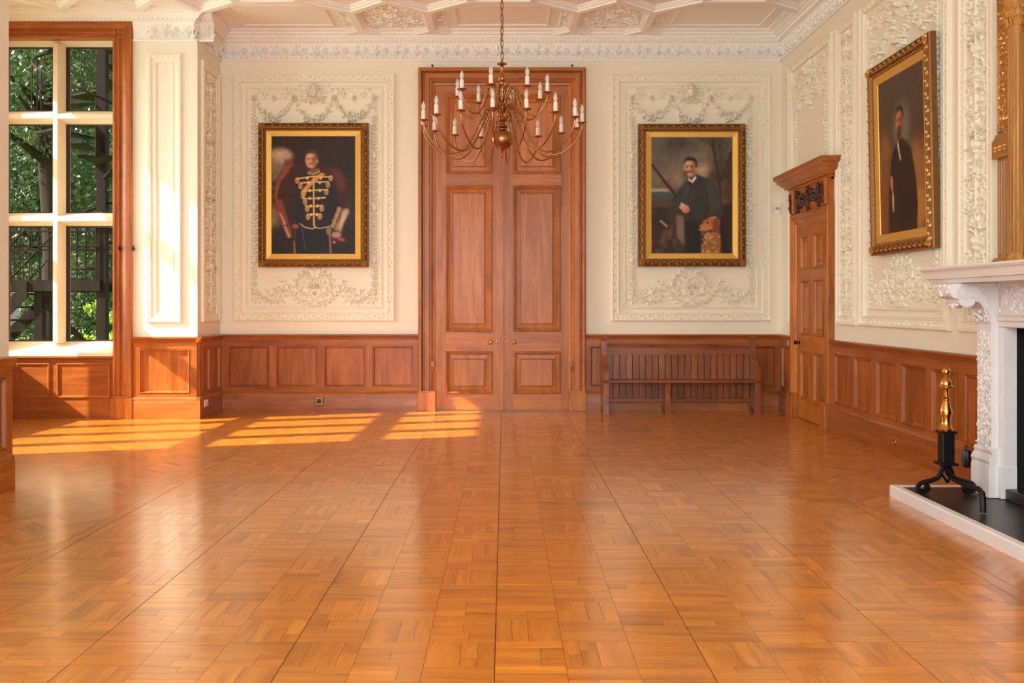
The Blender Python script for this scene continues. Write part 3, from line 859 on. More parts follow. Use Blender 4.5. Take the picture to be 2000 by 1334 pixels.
# ------------------------------------------------------------------ plaster wall panels
OPROF = [(0, 0), (0, .036), (.010, .046), (.020, .046), (.030, .028), (.084, .028), (.092, .038), (.104, .038), (.112, .014), (.116, 0)]
def run_border(r, x0, x1, z0, z1, ins, pitch, L_, W_, h, base):
    """a running leaf along the four sides"""
    r.base = base
    for (ax, az), (b_x, b_z) in (((x0 + ins, z0 + ins), (x1 - ins, z0 + ins)), ((x1 - ins, z0 + ins), (x1 - ins, z1 - ins)), ((x1 - ins, z1 - ins), (x0 + ins, z1 - ins)), ((x0 + ins, z1 - ins), (x0 + ins, z0 + ins))):
        le = math.hypot(b_x - ax, b_z - az); n = max(2, round(le / pitch)); a = math.atan2(b_z - az, b_x - ax)
        for k in range(n):
            t = (k + .5) / n; x, z = ax + (b_x - ax) * t, az + (b_z - az) * t
            s_ = 1 if k % 2 else -1
            r.leaf(x - math.cos(a) * L_ * .5, z - math.sin(a) * L_ * .5, a + .45 * s_, L_, W_, h)
            r.leaf(x, z, a + 1.9 * s_, L_ * .6, W_ * .8, h * .9)
def garland_relief(r, cx, zt, w_, rnd):
    """mask, ribbons, rosettes and three fruit swags hung from a rod"""
    zb = zt - .34; a, b = w_ * .372, w_ * .123
    r.base = 0
    r.at(cx, 1, zb, 1)
    r.rib([(-a, 0), (a, 0)], .010, .010, .014)
    r.swag(-b, 0, b, 0, .33, .062, rnd, 30)
    for s_ in (-1, 1):
        r.at(cx, s_, zb, 1)
        r.swag(b, 0, a, 0, .27, .060, rnd, 30)
        r.rosette(b, 0, .062, 8, .04); r.rosette(a, 0, .058, 8, .036); r.rosette((a + b) / 2, .0, .05, 7, .03)
        r.rib([(b + .02 + (a - b) * .5 * t, .04 + .09 * math.sin(PI * t)) for t in [k / 10 for k in range(11)]], .012, .006)
        r.rib([(a - .02 - (a - b) * .5 * t, .04 + .10 * math.sin(PI * t)) for t in [k / 10 for k in range(11)]], .012, .006)
        r.spiral(b + .10, .07, .06, 1.3, 3.0, False, .013, .006, 4, .045); r.spiral(a - .12, .07, .06, 1.3, .2, True, .013, .006, 4, .045)
        r.spiral(.17, .10, .065, 1.2, 0, True, .014, .006, 5, .045)
        r.rib([(a + .01 + .012 * math.sin(k * .9), -.03 - k * .022) for k in range(16)], .011, .008)
        for k in range(12): r.leaf(a + .01, -.06 - k * .028, 4.7 + (.7 if k % 2 else -.7), .05, .028, .024)
        for k in range(10): r.leaf(.05 + .012 * k, .02 - .03 * (k % 3), rnd.uniform(0, 6), .07, .034, .03)
    r.at(cx, 1, zb, 1)                   # mask in the middle
    r.dome(0, .10, .055, .075, 9); r.dome(0, .15, .04, .06, 8); r.dome(-.02, .115, .014, .09, 6); r.dome(.02, .115, .014, .09, 6)
    r.dome(0, .085, .016, .10, 6); r.dome(0, .05, .035, .06, 8)
    for k in range(9): r.leaf(0, .11, k * PI / 8, .12, .05, .05)
    for k in range(7): r.leaf(0, .02, PI + .3 + k * .42, .11, .05, .04)
def arabesque_relief(r, cx, zb, rnd):
    """urn on a foot with branching acanthus scrolls; zb is the foot of the ornament"""
    r.base = 0
    def branch(pts, n, L_, W_, r0=.014, r1=.008):
        r.rib(pts, r0, r1)
        for k in range(n):
            t = (k + .5) / n * (len(pts) - 1); i_ = int(t); f = t - i_
            x = pts[i_][0] + (pts[i_ + 1][0] - pts[i_][0]) * f; z = pts[i_][1] + (pts[i_ + 1][1] - pts[i_][1]) * f
            a = math.atan2(pts[i_ + 1][1] - pts[i_][1], pts[i_ + 1][0] - pts[i_][0])
            r.leaf(x, z, a + (.8 if k % 2 else -.8), L_, W_, .022)
    for s_ in (-1, 1):
        r.at(cx, s_, zb, 1)
        # tall S stem from the urn to the top
        branch([(.07, .14), (.14, .13), (.22, .17), (.27, .25), (.26, .34), (.20, .41), (.12, .46), (.04, .50)], 16, .065, .030)
        r.spiral(.15, .30, .085, 1.9, -2.2, False, .013, .006, 8, .05)
        branch([(.03, .20), (.045, .28), (.04, .38), (.10, .42), (.17, .42)], 9, .055, .026, .010, .006)
        # low branch running out to the side spirals
        branch([(.05, .03), (.14, .015), (.23, .05), (.30, .13), (.37, .205), (.46, .225), (.55, .195)], 18, .065, .030)
        r.spiral(.49, .115, .085, 2.0, 1.2, False, .013, .006, 9, .05)
        branch([(.34, .16), (.38, .28), (.44, .33)], 5, .06, .028, .009, .005)
        branch([(.55, .06), (.62, .02), (.69, .05), (.74, .12), (.80, .16)], 12, .055, .026, .011, .007)
        r.spiral(.80, .085, .06, 1.6, 1.4, False, .011, .005, 6, .045)
        branch([(.66, .05), (.64, .14), (.68, .20)], 5, .05, .024, .008, .005)
        # urn outline
        r.rib([(0, .205), (.085, .205)], .012, .012); r.rib([(.085, .205), (.080, .15), (.05, .10), (.02, .075)], .010, .008)
        r.rib([(.02, .075), (.025, .04), (.055, .0), (.085, -.02)], .012, .010); r.rib([(0, -.025), (.095, -.025)], .012, .012)
        for k in range(5): r.leaf(.01, .21, .35 + .28 * k, .10, .034, .030)
    r.at(cx, 1, zb, 1); r.rib([(0, .20), (0, .56)], .009, .007); r.rosette(0, .15, .035, 7, .03)
    for k in range(7): r.leaf(0, .50, .2 + k * .45, .075, .03, .026)
def candelabra_relief(r, cx, z0, z1, w_, rnd):
    """slim stem of leaf pairs broken by small urns"""
    r.base = 0; r.at(cx, 1, 0, 1)
    r.rib([(0, z0), (0, z1)], .007, .007, .012)
    n = int((z1 - z0) / .052)
    for k in range(n):
        z = z0 + (k + .5) * (z1 - z0) / n
        if k % 14 == 9:
            r.rib([(-w_ * .5, z + .05), (w_ * .5, z + .05)], .012, .012, .022); r.dome(0, z + .02, w_ * .30, .03, 8); r.dome(0, z - .02, w_ * .16, .022, 6)
        elif k % 14 == 10:
            for s_ in (-1, 1): r.spiral(s_ * w_ * .32, z + .02, w_ * .26, 1.2, 0, s_ > 0, .009, .004)
        else:
            for s_ in (-1, 1): r.leaf(0, z, PI / 2 + s_ * (.75 + .15 * (k % 2)), w_ * (.62 if k % 3 else .5), .026, .022)
def column_relief(r, cx, z0, z1, w_, rnd):
    """rich upright arabesque for the narrow panels"""
    r.base = 0
    un = max(1, round((z1 - z0) / .86)); uh = (z1 - z0) / un
    for i in range(un):
        zb = z0 + i * uh; k_ = w_ / .34; q = uh / .86
        for s_ in (-1, 1):
            r.at(cx, s_ * k_, zb, q)
            r.spiral(.085, .13, .062, 1.5, -2.4, True, .012, .005, 6, .045)
            r.spiral(.085, .30, .055, 1.5, 2.4, False, .011, .005, 6, .04)
            r.rib([(0, .02), (.06, .05), (.14, .09), (.145, .18), (.09, .24), (.03, .27)], .011, .007)
            r.rib([(0, .36), (.07, .39), (.12, .46), (.10, .54), (.05, .58)], .011, .007)
            r.spiral(.075, .47, .05, 1.4, .5, True, .011, .005, 5, .04)
            r.rib([(.0, .62), (.08, .63), (.10, .67), (.06, .72), (0, .73)], .011, .008)
            r.leaf(.02, .78, .6, .14, .05, .03); r.leaf(.01, .80, 1.1, .11, .045, .03); r.leaf(.02, .75, .1, .13, .045, .03)
            for j in range(22):
                r.leaf(rnd.uniform(.01, .145), rnd.uniform(.02, .84), rnd.uniform(0, 6.3), rnd.uniform(.04, .07), .028, .024)
        r.at(cx, k_, zb, q)
        r.rib([(0, .0), (0, .86)], .010, .010, .016); r.dome(0, .66, .055, .04, 9); r.dome(0, .60, .03, .03, 7); r.rosette(0, .40, .05, 7, .035); r.rosette(0, .08, .045, 7, .03)
def plaster_panel(parent, x0, x1, z0, z1, style, seed, hide=None):
    rnd = random.Random(seed)
    w_ = x1 - x0; cx = (x0 + x1) / 2
    m = MB()
    if style == 'narrow':
        m.frame(x0, x1, z0, z1, [(0, 0), (0, .030), (.010, .036), (.030, .036), (.045, .020), (.085, .018), (.094, .026), (.104, .022), (.108, 0)])
    elif style == 'slim':
        m.frame(x0, x1, z0, z1, [(0, 0), (0, .026), (.010, .034), (.050, .030), (.060, .012), (.100, .010), (.106, .018), (.116, .016), (.12, .006), (.122, 0)])
    else:
        m.frame(x0, x1, z0, z1, OPROF); m.frame(x0, x1, z0, z1, [(.176, 0), (.176, .014), (.188, .020), (.198, .012), (.202, 0)])
    if style == 'over':                  # the left moulding runs on down beside the door
        m.prism_z([(x0, 0), (x0, -.036), (x0 + .010, -.046), (x0 + .020, -.046), (x0 + .030, -.028), (x0 + .084, -.028), (x0 + .092, -.038), (x0 + .104, -.038), (x0 + .112, -.014), (x0 + .116, 0)], PZB, z0)
    o = m.build('plaster_panel', M_RELIEF, parent)
    r = Relief()
    if style == 'narrow': run_border(r, x0, x1, z0, z1, .062, .05, .045, .026, .014, -.017)
    elif style == 'slim': run_border(r, x0, x1, z0, z1, .032, .04, .036, .024, .012, -.028)
    else:
        run_border(r, x0, x1, z0, z1, .058, .062, .060, .036, .020, -.026)
        run_border(r, x0, x1, z0, z1, .19, .035, .026, .012, .006, -.016)
    r.build('leaf_border', M_RELIEF, o, kind='stuff')
    if style == 'narrow':
        r = Relief(); r.K = 1.6; column_relief(r, cx, z0 + .15, z1 - .15, max(.12, w_ - .24), rnd); r.build('arabesque_column', M_RELIEF, o)
    elif style == 'over':
        r = Relief(); r.K = 1.6; garland_relief(r, cx, z1, w_, rnd); r.build('fruit_garland', M_RELIEF, o)
        for s_ in (-1, 1):
            r = Relief(); r.K = 1.7; candelabra_relief(r, cx + s_ * (w_ / 2 - .29), z0 + .2, z1 - .62, .13, rnd); r.build('leaf_candelabrum', M_RELIEF, o)
    elif style == 'full':
        r = Relief(); r.K = 1.6; garland_relief(r, cx, z1, w_, rnd); r.build('fruit_garland', M_RELIEF, o)
        r = Relief(); r.K = 1.7; arabesque_relief(r, cx, z0 + .24, rnd); r.build('scroll_arabesque', M_RELIEF, o)
        for s_ in (-1, 1):
            r = Relief(); r.K = 1.7; candelabra_relief(r, cx + s_ * (w_ / 2 - .29), z0 + .34, z1 - .62, .13, rnd); r.build('leaf_candelabrum', M_RELIEF, o)
    return o
PZB, PZT = 1.268, 4.761
PZB_ = PZB
plaster_panel(wall_back, bx(457), bx(771), PZB, PZT, 'full', 1)
plaster_panel(wall_back, bx(1194), bx(1504), PZB, PZT, 'full', 2)
plaster_panel(wall_right, .45, 2.22, 3.0, PZT, 'over', 3)
plaster_panel(wall_right, 2.35, 3.00, PZB, PZT, 'narrow', 4)
plaster_panel(wall_right, 3.14, 5.30, PZB, PZT, 'full', 5)
plaster_panel(wall_right, 5.46, 6.06, PZB, PZT, 'narrow', 6)
plaster_panel(wall_bay, -4.687, -4.237, 1.265, 4.79, 'slim', 7)
ret = tag(MB().box(.14, .95, .002, .02, PZB, PZT).build('wall_return', M_WALL, loc=FR_RET[0], rz=FR_RET[1]), 'shaded return wall between bay pier and back wall', 'wall', kind='structure')
plaster_panel(ret, .16, .93, PZB, PZT, 'narrow', 8)

# ------------------------------------------------------------------ paintings
class Canvas:
    """oil painting built as brush shapes on a fine grid; coordinates are free units mapped by box"""
    def __init__(s, box, base, W=184, H=258, seed=1):
        s.W, s.H = W * 2, H * 2; s.b = box; s.rng = np.random.default_rng(seed)
        s.im = np.empty((s.H, s.W, 3)); s.im[:] = srgb(*base)[:3]
        x0, y0, x1, y1 = box
        s.X, s.Y = np.meshgrid(x0 + (np.arange(s.W) + .5) / s.W * (x1 - x0), y0 + (np.arange(s.H) + .5) / s.H * (y1 - y0))
        s.px = (x1 - x0) / s.W
    def blur(s, m, r):
        r = int(round(r / s.px))
        if r < 1: return m
        for ax in (0, 1):
            for _ in range(2):
                p = np.pad(m, [(r + 1, r) if a == ax else (0, 0) for a in range(2)], mode='edge'); c = np.cumsum(p, axis=ax)
                n = 2 * r + 1
                m = (np.take(c, range(n, c.shape[ax]), ax) - np.take(c, range(0, c.shape[ax] - n), ax)) / n
        return m
    def noise(s, scale, oct=3):
        o = np.zeros((s.H, s.W)); amp = 1.0; tot = 0
        for k in range(oct):
            n = max(2, int(s.W * s.px / scale * 2 ** k)); mh = max(2, int(n * s.H / s.W))
            g = s.rng.random((mh + 2, n + 2))
            yy = np.linspace(0, mh, s.H); xx = np.linspace(0, n, s.W); yi = yy.astype(int); xi = xx.astype(int); fy = (yy - yi)[:, None]; fx = (xx - xi)[None]
            fy = fy * fy * (3 - 2 * fy); fx = fx * fx * (3 - 2 * fx)
            o += amp * ((g[yi][:, xi] * (1 - fx) + g[yi][:, xi + 1] * fx) * (1 - fy) + (g[yi + 1][:, xi] * (1 - fx) + g[yi + 1][:, xi + 1] * fx) * fy); tot += amp; amp *= .55
        return o / tot
    def put(s, m, col, a=1.0):
        m = (m * a)[..., None]; s.im = s.im * (1 - m) + np.array(srgb(*col)[:3]) * m
    def poly(s, pts, col, soft=2, a=1.0, mod=None):
        m = np.zeros((s.H, s.W), bool); n = len(pts)
        for i in range(n):
            (xa, ya), (xb, yb) = pts[i], pts[(i + 1) % n]
            if ya == yb: continue
            c = ((s.Y >= min(ya, yb)) & (s.Y < max(ya, yb))) & (s.X < xa + (s.Y - ya) * (xb - xa) / (yb - ya)); m ^= c
        m = s.blur(m.astype(float), soft)
        if mod is not None: m = m * mod
        s.put(m, col, a)
    def ell(s, cx, cy, rx, ry, col, soft=2, a=1.0, rot=0.0, mod=None):
        c, n = math.cos(rot), math.sin(rot); dx, dy = s.X - cx, s.Y - cy
        m = (((dx * c + dy * n) / rx) ** 2 + ((-dx * n + dy * c) / ry) ** 2 < 1).astype(float)
        m = s.blur(m, soft)
        if mod is not None: m = m * mod
        s.put(m, col, a)
    def line(s, pts, w_, col, a=1.0, soft=1):
        d = np.full((s.H, s.W), 1e9)
        for (xa, ya), (xb, yb) in zip(pts[:-1], pts[1:]):
            vx, vy = xb - xa, yb - ya; t = np.clip(((s.X - xa) * vx + (s.Y - ya) * vy) / (vx * vx + vy * vy + 1e-9), 0, 1)
            d = np.minimum(d, np.hypot(s.X - xa - t * vx, s.Y - ya - t * vy))
        s.put(np.clip((w_ / 2 - d) / max(soft, 1e-6) + .5, 0, 1), col, a)
    def grain(s, k=.10):
        n = s.noise(s.px * 14, 3); s.im *= (1 - k + 2 * k * n)[..., None]
    def mesh(s, w_, h_, y):
        im = (s.im[0::2, 0::2] + s.im[1::2, 0::2] + s.im[0::2, 1::2] + s.im[1::2, 1::2]) / 4
        H, W = im.shape[:2]
        xs = np.linspace(-w_ / 2, w_ / 2, W); zs = np.linspace(h_, 0, H)
        v = np.stack([np.tile(xs, H), np.full(W * H, y), np.repeat(zs, W)], 1)
        i = (np.arange(H - 1)[:, None] * W + np.arange(W - 1)[None]).ravel()
        f = np.stack([i + W, i + W + 1, i + 1, i], 1)
        me = bpy.data.meshes.new('canvas'); me.from_pydata(v.tolist(), [], f.tolist())
        a = me.color_attributes.new('paint', 'FLOAT_COLOR', 'POINT')
        a.data.foreach_set('color', np.concatenate([im.reshape(-1, 3), np.ones((W * H, 1))], 1).astype(np.float32).ravel())
        me.materials.append(M_PAINT); return me
m, nt, b = new_mat('oil_paint'); M_PAINT = m
at_ = nd(nt, 'ShaderNodeAttribute', attribute_name='paint'); nt.links.new(at_.outputs['Color'], b.inputs['Base Color']); b.inputs['Roughness'].default_value = .45
b.inputs['Specular IOR Level'].default_value = .3

def face(c, x, y, s_, skin, dark, hair, beard, turn=0, side=True):
    """a three-quarter head of height about 3.2*s_ centred on x, y"""
    c.ell(x, y, s_ * 1.02, s_ * 1.42, skin, s_ * .12)
    c.ell(x + s_ * .62, y + s_ * .1, s_ * .5, s_ * 1.2, dark, s_ * .25, .75)
    c.ell(x + s_ * 1.0, y + s_ * .15, s_ * .16, s_ * .3, skin, s_ * .06, .9)
    c.ell(x - s_ * .25, y - s_ * .75, s_ * .55, s_ * .4, tuple(min(255, int(v * 1.13)) for v in skin), s_ * .25, .7)
    c.poly([(x - s_ * 1.1, y - s_ * .6), (x - s_ * .95, y - s_ * 1.45), (x - s_ * .3, y - s_ * 1.8), (x + s_ * .55, y - s_ * 1.75), (x + s_ * 1.15, y - s_ * 1.2), (x + s_ * 1.2, y - s_ * .1), (x + s_ * .9, y - s_ * .1), (x + s_ * .8, y - s_ * .8), (x + s_ * .3, y - s_ * 1.15), (x - s_ * .6, y - s_ * 1.15)], hair, s_ * .1)
    for dx, w_ in ((-.48, .26), (.22, .28)):
        c.line([(x + s_ * (dx - w_), y - s_ * .30), (x + s_ * (dx + w_), y - s_ * .33)], s_ * .15, hair, .8, s_ * .08)
        c.ell(x + s_ * dx, y - s_ * .10, s_ * .20, s_ * .10, dark, s_ * .06, .9); c.ell(x + s_ * dx, y - s_ * .09, s_ * .08, s_ * .08, (28, 18, 14), s_ * .03)
    c.line([(x - s_ * .12, y - s_ * .2), (x - s_ * .22, y + s_ * .35)], s_ * .13, tuple(min(255, int(v * 1.15)) for v in skin), .8, s_ * .08)
    c.line([(x - s_ * .30, y + s_ * .42), (x + s_ * .02, y + s_ * .42)], s_ * .12, dark, .8, s_ * .06)
    c.line([(x - s_ * .45, y + s_ * .66), (x - s_ * .1, y + s_ * .58), (x + s_ * .3, y + s_ * .70)], s_ * .20, beard, .95, s_ * .08)
    c.line([(x - s_ * .25, y + s_ * .82), (x + s_ * .12, y + s_ * .82)], s_ * .08, (140, 70, 56), .8, s_ * .05)

def hussar():
    c = Canvas((135, 168, 825, 1143), (38, 24, 20), seed=3)
    n = c.noise(260); c.put(n * .5, (58, 36, 28)); c.put(np.clip((c.Y - 850) / 250, 0, 1), (26, 20, 26), .7)
    cl = c.noise(120, 4)
    c.line([(135, 520), (260, 470)], 16, (150, 124, 98), .35, 14); c.line([(135, 600), (220, 560)], 14, (150, 124, 98), .35, 12); c.ell(190, 430, 95, 160, (132, 110, 88), 26, .95, mod=np.clip(cl * 2 - .4, 0, 1)); c.ell(215, 330, 90, 55, (190, 160, 126), 16, .95, mod=np.clip(cl * 2.6 - .8, 0, 1))
    c.ell(165, 560, 60, 130, (120, 104, 88), 22, .85, mod=np.clip(cl * 2 - .5, 0, 1)); c.ell(160, 830, 55, 90, (140, 114, 84), 22, .85, mod=np.clip(cl * 2 - .5, 0, 1))
    # horse
    c.poly([(250, 380), (320, 390), (420, 420), (560, 420), (700, 440), (760, 520), (770, 760), (640, 900), (330, 900), (300, 760), (230, 700), (170, 690), (160, 600), (190, 510)], (60, 27, 19), 10)
    c.poly([(240, 410), (310, 400), (260, 480), (210, 540), (185, 620), (180, 690), (160, 690), (165, 590), (200, 500)], (146, 70, 42), 6)
    c.poly([(165, 690), (215, 690), (245, 770), (270, 870), (300, 960), (300, 1010), (265, 1015), (235, 940), (195, 850), (165, 770)], (128, 58, 34), 5)
    c.poly([(190, 790), (215, 810), (245, 870), (262, 930), (290, 1000), (272, 1006), (240, 930), (222, 860)], (196, 150, 120), 4, .85)
    c.poly([(620, 420), (690, 450), (730, 520), (740, 620), (690, 600), (650, 500)], (110, 54, 32), 14, .6); c.poly([(240, 360), (300, 350), (320, 400), (250, 440)], (126, 60, 40), 6, .8)
    c.line([(255, 1025), (350, 1018)], 16, (24, 18, 18)); c.line([(235, 905), (270, 905)], 8, (30, 18, 16)); c.line([(320, 1040), (325, 1143)], 16, (150, 110, 84), .7, 3)
    # coat and breeches
    c.poly([(440, 450), (350, 500), (330, 600), (330, 760), (310, 900), (340, 950), (370, 1143), (640, 1143), (640, 950), (700, 900), (700, 740), (650, 560), (640, 500), (560, 470), (520, 445)], (30, 24, 32), 8)
    c.poly([(360, 520), (620, 500), (600, 640), (570, 740), (560, 880), (500, 930), (420, 910), (390, 700)], (38, 30, 36), 10, .8)
    c.poly([(380, 930), (480, 950), (500, 1143), (360, 1143)], (26, 24, 36), 8, .9)
    face(c, 462, 366, 47, (216, 152, 116), (120, 66, 44), (84, 52, 34), (150, 98, 60))
    c.poly([(432, 455), (470, 440), (525, 432), (532, 470), (480, 495), (436, 485)], (120, 88, 56), 4); c.line([(432, 470), (480, 480), (530, 455)], 8, (214, 176, 118), .9, 2)
    gold, gold2 = (222, 168, 92), (236, 200, 140)
    c.poly([(540, 470), (580, 480), (500, 540), (430, 610), (400, 690), (380, 680), (375, 630), (430, 560), (500, 500)], (206, 146, 68), 3)
    c.line([(480, 500), (482, 900), (495, 925)], 13, gold, 1, 2)
    for xa, ya, xb, yb, xm, ym in ((345, 520, 625, 505, 480, 500), (370, 556, 600, 545, 480, 545), (385, 622, 595, 610, 482, 615), (395, 684, 575, 676, 482, 684), (415, 745, 555, 742, 486, 748), (430, 815, 540, 815, 488, 812)):
        c.line([(xa, ya), (xm, ym), (xb, yb)], 12, gold, 1, 2)
        for t in (.3, .7): c.ell(xa + (xb - xa) * t, (ya + yb) / 2 + 2, 9, 12, gold2, 2)
    for x, y in ((345, 535), (622, 515), (372, 580), (598, 570), (410, 712), (585, 630), (428, 770), (548, 768), (435, 835), (532, 832)):
        c.ell(x, y, 17, 24, gold, 2, .9); c.ell(x, y + 3, 9, 15, (48, 36, 30), 2, .9); c.line([(x, y - 8), (x, y + 18)], 4, gold2, .9, 1)
    c.line([(368, 892), (410, 922), (470, 935), (492, 920), (530, 932), (610, 915)], 8, (206, 170, 140), .95, 2)
    c.line([(380, 900), (400, 1040), (412, 1110)], 5, (120, 98, 70), .7, 2)
    c.ell(330, 915, 24, 20, (150, 92, 68), 5); c.line([(325, 930), (330, 1010)], 16, (70, 40, 34), .9, 3)
    # busby and plume held at the hip
    c.poly([(640, 960), (690, 860), (720, 775), (765, 765), (772, 800), (740, 860), (700, 970)], (176, 146, 112), 8, .9)
    for k in range(9): c.line([(690, 950), (722 + k * 6, 772 + 5 * abs(k - 5))], 4, (214, 190, 158), .55, 2)
    for k in range(7): c.ell(690 - k * 9 + 4 * (k % 2), 768 + k * 24, 18, 13, (196, 150, 104), 3, .9, .5)
    c.ell(650, 985, 60, 45, (58, 40, 44), 8); c.ell(668, 985, 38, 26, (178, 140, 124), 5, .9); c.poly([(680, 1000), (738, 1020), (735, 1036), (680, 1030)], (196, 64, 44), 3)
    c.ell(605, 950, 20, 30, (160, 128, 112), 5, .8); c.line([(612, 960), (622, 1143)], 16, (150, 96, 70), .85, 3); c.ell(650, 1045, 14, 10, (190, 140, 110), 3, .8)
    c.put(np.clip(c.noise(30, 3) * 3 - 1.7, 0, 1), (112, 72, 48), .16); c.grain(.20); return c

def sportsman():
    c = Canvas((275, 130, 822, 908), (86, 74, 62), seed=9)
    n = c.noise(160, 4)
    c.put(np.clip(1 - (c.Y - 130) / 180, 0, 1), (62, 60, 58), .8); c.put(np.clip(n * 2.2 - .9, 0, 1) * (c.Y < 520), (150, 130, 108), .75); c.put(np.clip(1.3 - n * 2.6, 0, 1) * (c.Y < 520), (60, 56, 56), .6)
    c.ell(640, 360, 80, 50, (206, 176, 132), 24, .7, mod=np.clip(n * 2 - .4, 0, 1)); c.ell(430, 430, 110, 46, (186, 152, 110), 26, .7, mod=np.clip(n * 2.2 - .5, 0, 1)); c.ell(330, 486, 70, 9, (222, 200, 160), 8, .8)
    c.poly([(275, 500), (340, 492), (400, 500), (470, 512), (470, 560), (275, 560)], (70, 82, 76), 5); c.poly([(275, 545), (430, 538), (470, 560), (470, 640), (275, 640)], (84, 60, 36), 8)
    c.poly([(275, 600), (520, 600), (640, 640), (822, 560), (822, 908), (275, 908)], (52, 34, 22), 10)
    c.put(np.clip(c.noise(40, 3) * 3 - 1.5, 0, 1) * (c.Y > 620) * (c.X < 540), (126, 82, 44), .6); c.put(np.clip(c.noise(60, 3) * 3 - 1.6, 0, 1) * (c.Y > 760) * (c.X < 450), (120, 48, 26), .5)
    c.poly([(275, 640), (330, 600), (400, 640), (380, 720), (300, 730)], (36, 28, 22), 12, .8); c.line([(340, 690), (380, 725)], 14, (186, 160, 124), .7, 5)
    # autumn tree behind
    c.ell(745, 400, 90, 140, (78, 56, 34), 24, .8, mod=np.clip(c.noise(50, 3) * 3 - .9, 0, 1)); c.ell(720, 380, 60, 50, (70, 60, 36), 14, .9); c.ell(770, 490, 70, 70, (120, 66, 30), 18, .7, mod=np.clip(c.noise(40, 3) * 3 - 1, 0, 1))
    c.line([(745, 520), (725, 380), (705, 260), (690, 180), (700, 130)], 18, (62, 48, 36), .95, 3); c.line([(712, 240), (680, 190), (655, 150)], 8, (60, 46, 36), .9, 2); c.line([(740, 420), (790, 300), (822, 200)], 14, (58, 40, 28), .9, 3); c.line([(760, 360), (822, 250)], 9, (70, 50, 34), .9, 3)
    c.line([(800, 190), (740, 140)], 6, (54, 44, 36), .8, 2); c.poly([(790, 300), (822, 260), (822, 560), (760, 520)], (66, 46, 28), 14, .7)
    # fence post
    c.poly([(395, 600), (440, 590), (500, 650), (520, 760), (530, 908), (440, 908), (440, 720), (400, 690)], (64, 46, 32), 5); c.poly([(445, 650), (490, 660), (505, 760), (505, 860), (450, 800)], (146, 120, 92), 8, .7)
    # figure
    c.poly([(535, 405), (580, 375), (660, 410), (710, 450), (745, 540), (760, 620), (740, 700), (700, 690), (640, 720), (600, 908), (525, 908), (510, 740), (505, 620), (410, 580), (415, 545), (470, 470), (500, 440)], (54, 51, 49), 5)
    c.poly([(640, 430), (700, 450), (735, 540), (735, 620), (690, 650), (650, 560)], (72, 68, 65), 14, .8); c.poly([(505, 450), (560, 440), (580, 520), (520, 600), (480, 540)], (66, 63, 61), 12, .8)
    c.line([(612, 400), (545, 480), (525, 515)], 5, (38, 36, 36), .9, 3); c.line([(640, 470), (660, 560), (640, 700)], 7, (40, 38, 38), .8, 4); c.line([(583, 545), (660, 540)], 5, (38, 36, 36), .9, 2); c.line([(583, 545), (585, 555), (655, 552)], 3, (84, 80, 76), .7, 2)
    c.line([(525, 520), (530, 620), (545, 690)], 4, (36, 34, 34), .9, 2)
    c.poly([(500, 690), (620, 690), (640, 908), (500, 908)], (28, 21, 18), 8, .95); c.poly([(640, 740), (760, 690), (790, 908), (700, 908)], (30, 22, 18), 12, .9)
    c.poly([(525, 400), (545, 420), (575, 385), (580, 405), (550, 440), (530, 425)], (224, 208, 186), 2); c.poly([(530, 425), (550, 430), (545, 460), (532, 450)], (24, 22, 24), 2)
    face(c, 538, 335, 41, (206, 150, 122), (116, 72, 54), (38, 26, 22), (96, 56, 36)); c.ell(508, 375, 14, 26, (92, 54, 38), 5, .85)
    # gun
    c.line([(285, 315), (370, 430), (470, 550), (495, 570)], 20, (52, 26, 22), 1, 2); c.line([(290, 312), (380, 428), (475, 540)], 5, (120, 70, 56), .9, 2); c.line([(470, 560), (540, 650), (590, 700)], 26, (64, 30, 20), .95, 3)
    c.poly([(415, 545), (470, 520), (500, 560), (480, 590), (440, 600), (415, 580)], (60, 57, 55), 4); c.line([(480, 575), (500, 585)], 14, (220, 204, 180), .8, 2)
    c.poly([(462, 590), (490, 580), (525, 590), (530, 606), (500, 615), (470, 610)], (214, 158, 126), 3)
    for a, b_ in (((490, 605), (510, 635)), ((505, 604), (525, 630)), ((518, 600), (532, 618)), ((480, 608), (496, 630))): c.line([a, b_], 9, (206, 146, 114), 1, 2)
    # retriever
    c.poly([(640, 770), (690, 760), (735, 760), (745, 830), (740, 908), (615, 908), (620, 840)], (150, 92, 46), 6); c.put(np.clip(c.noise(18, 2) * 3 - 1.2, 0, 1) * c.blur(((c.X > 615) & (c.X < 745) & (c.Y > 770)).astype(float), 6), (214, 164, 108), .8)
    c.ell(690, 705, 48, 42, (176, 98, 44), 5); c.poly([(590, 740), (610, 715), (660, 690), (690, 740), (650, 760), (610, 762)], (196, 124, 66), 4); c.ell(652, 702, 26, 18, (190, 112, 54), 6)
    c.poly([(690, 690), (720, 670), (738, 720), (735, 770), (705, 770), (692, 730)], (132, 66, 28), 4); c.ell(598, 736, 9, 8, (28, 20, 18), 2); c.ell(655, 702, 8, 7, (30, 20, 16), 2); c.line([(604, 758), (650, 762)], 5, (60, 34, 22), .9, 2); c.line([(670, 672), (710, 664)], 10, (214, 146, 84), .7, 4)
    c.grain(.14); return c

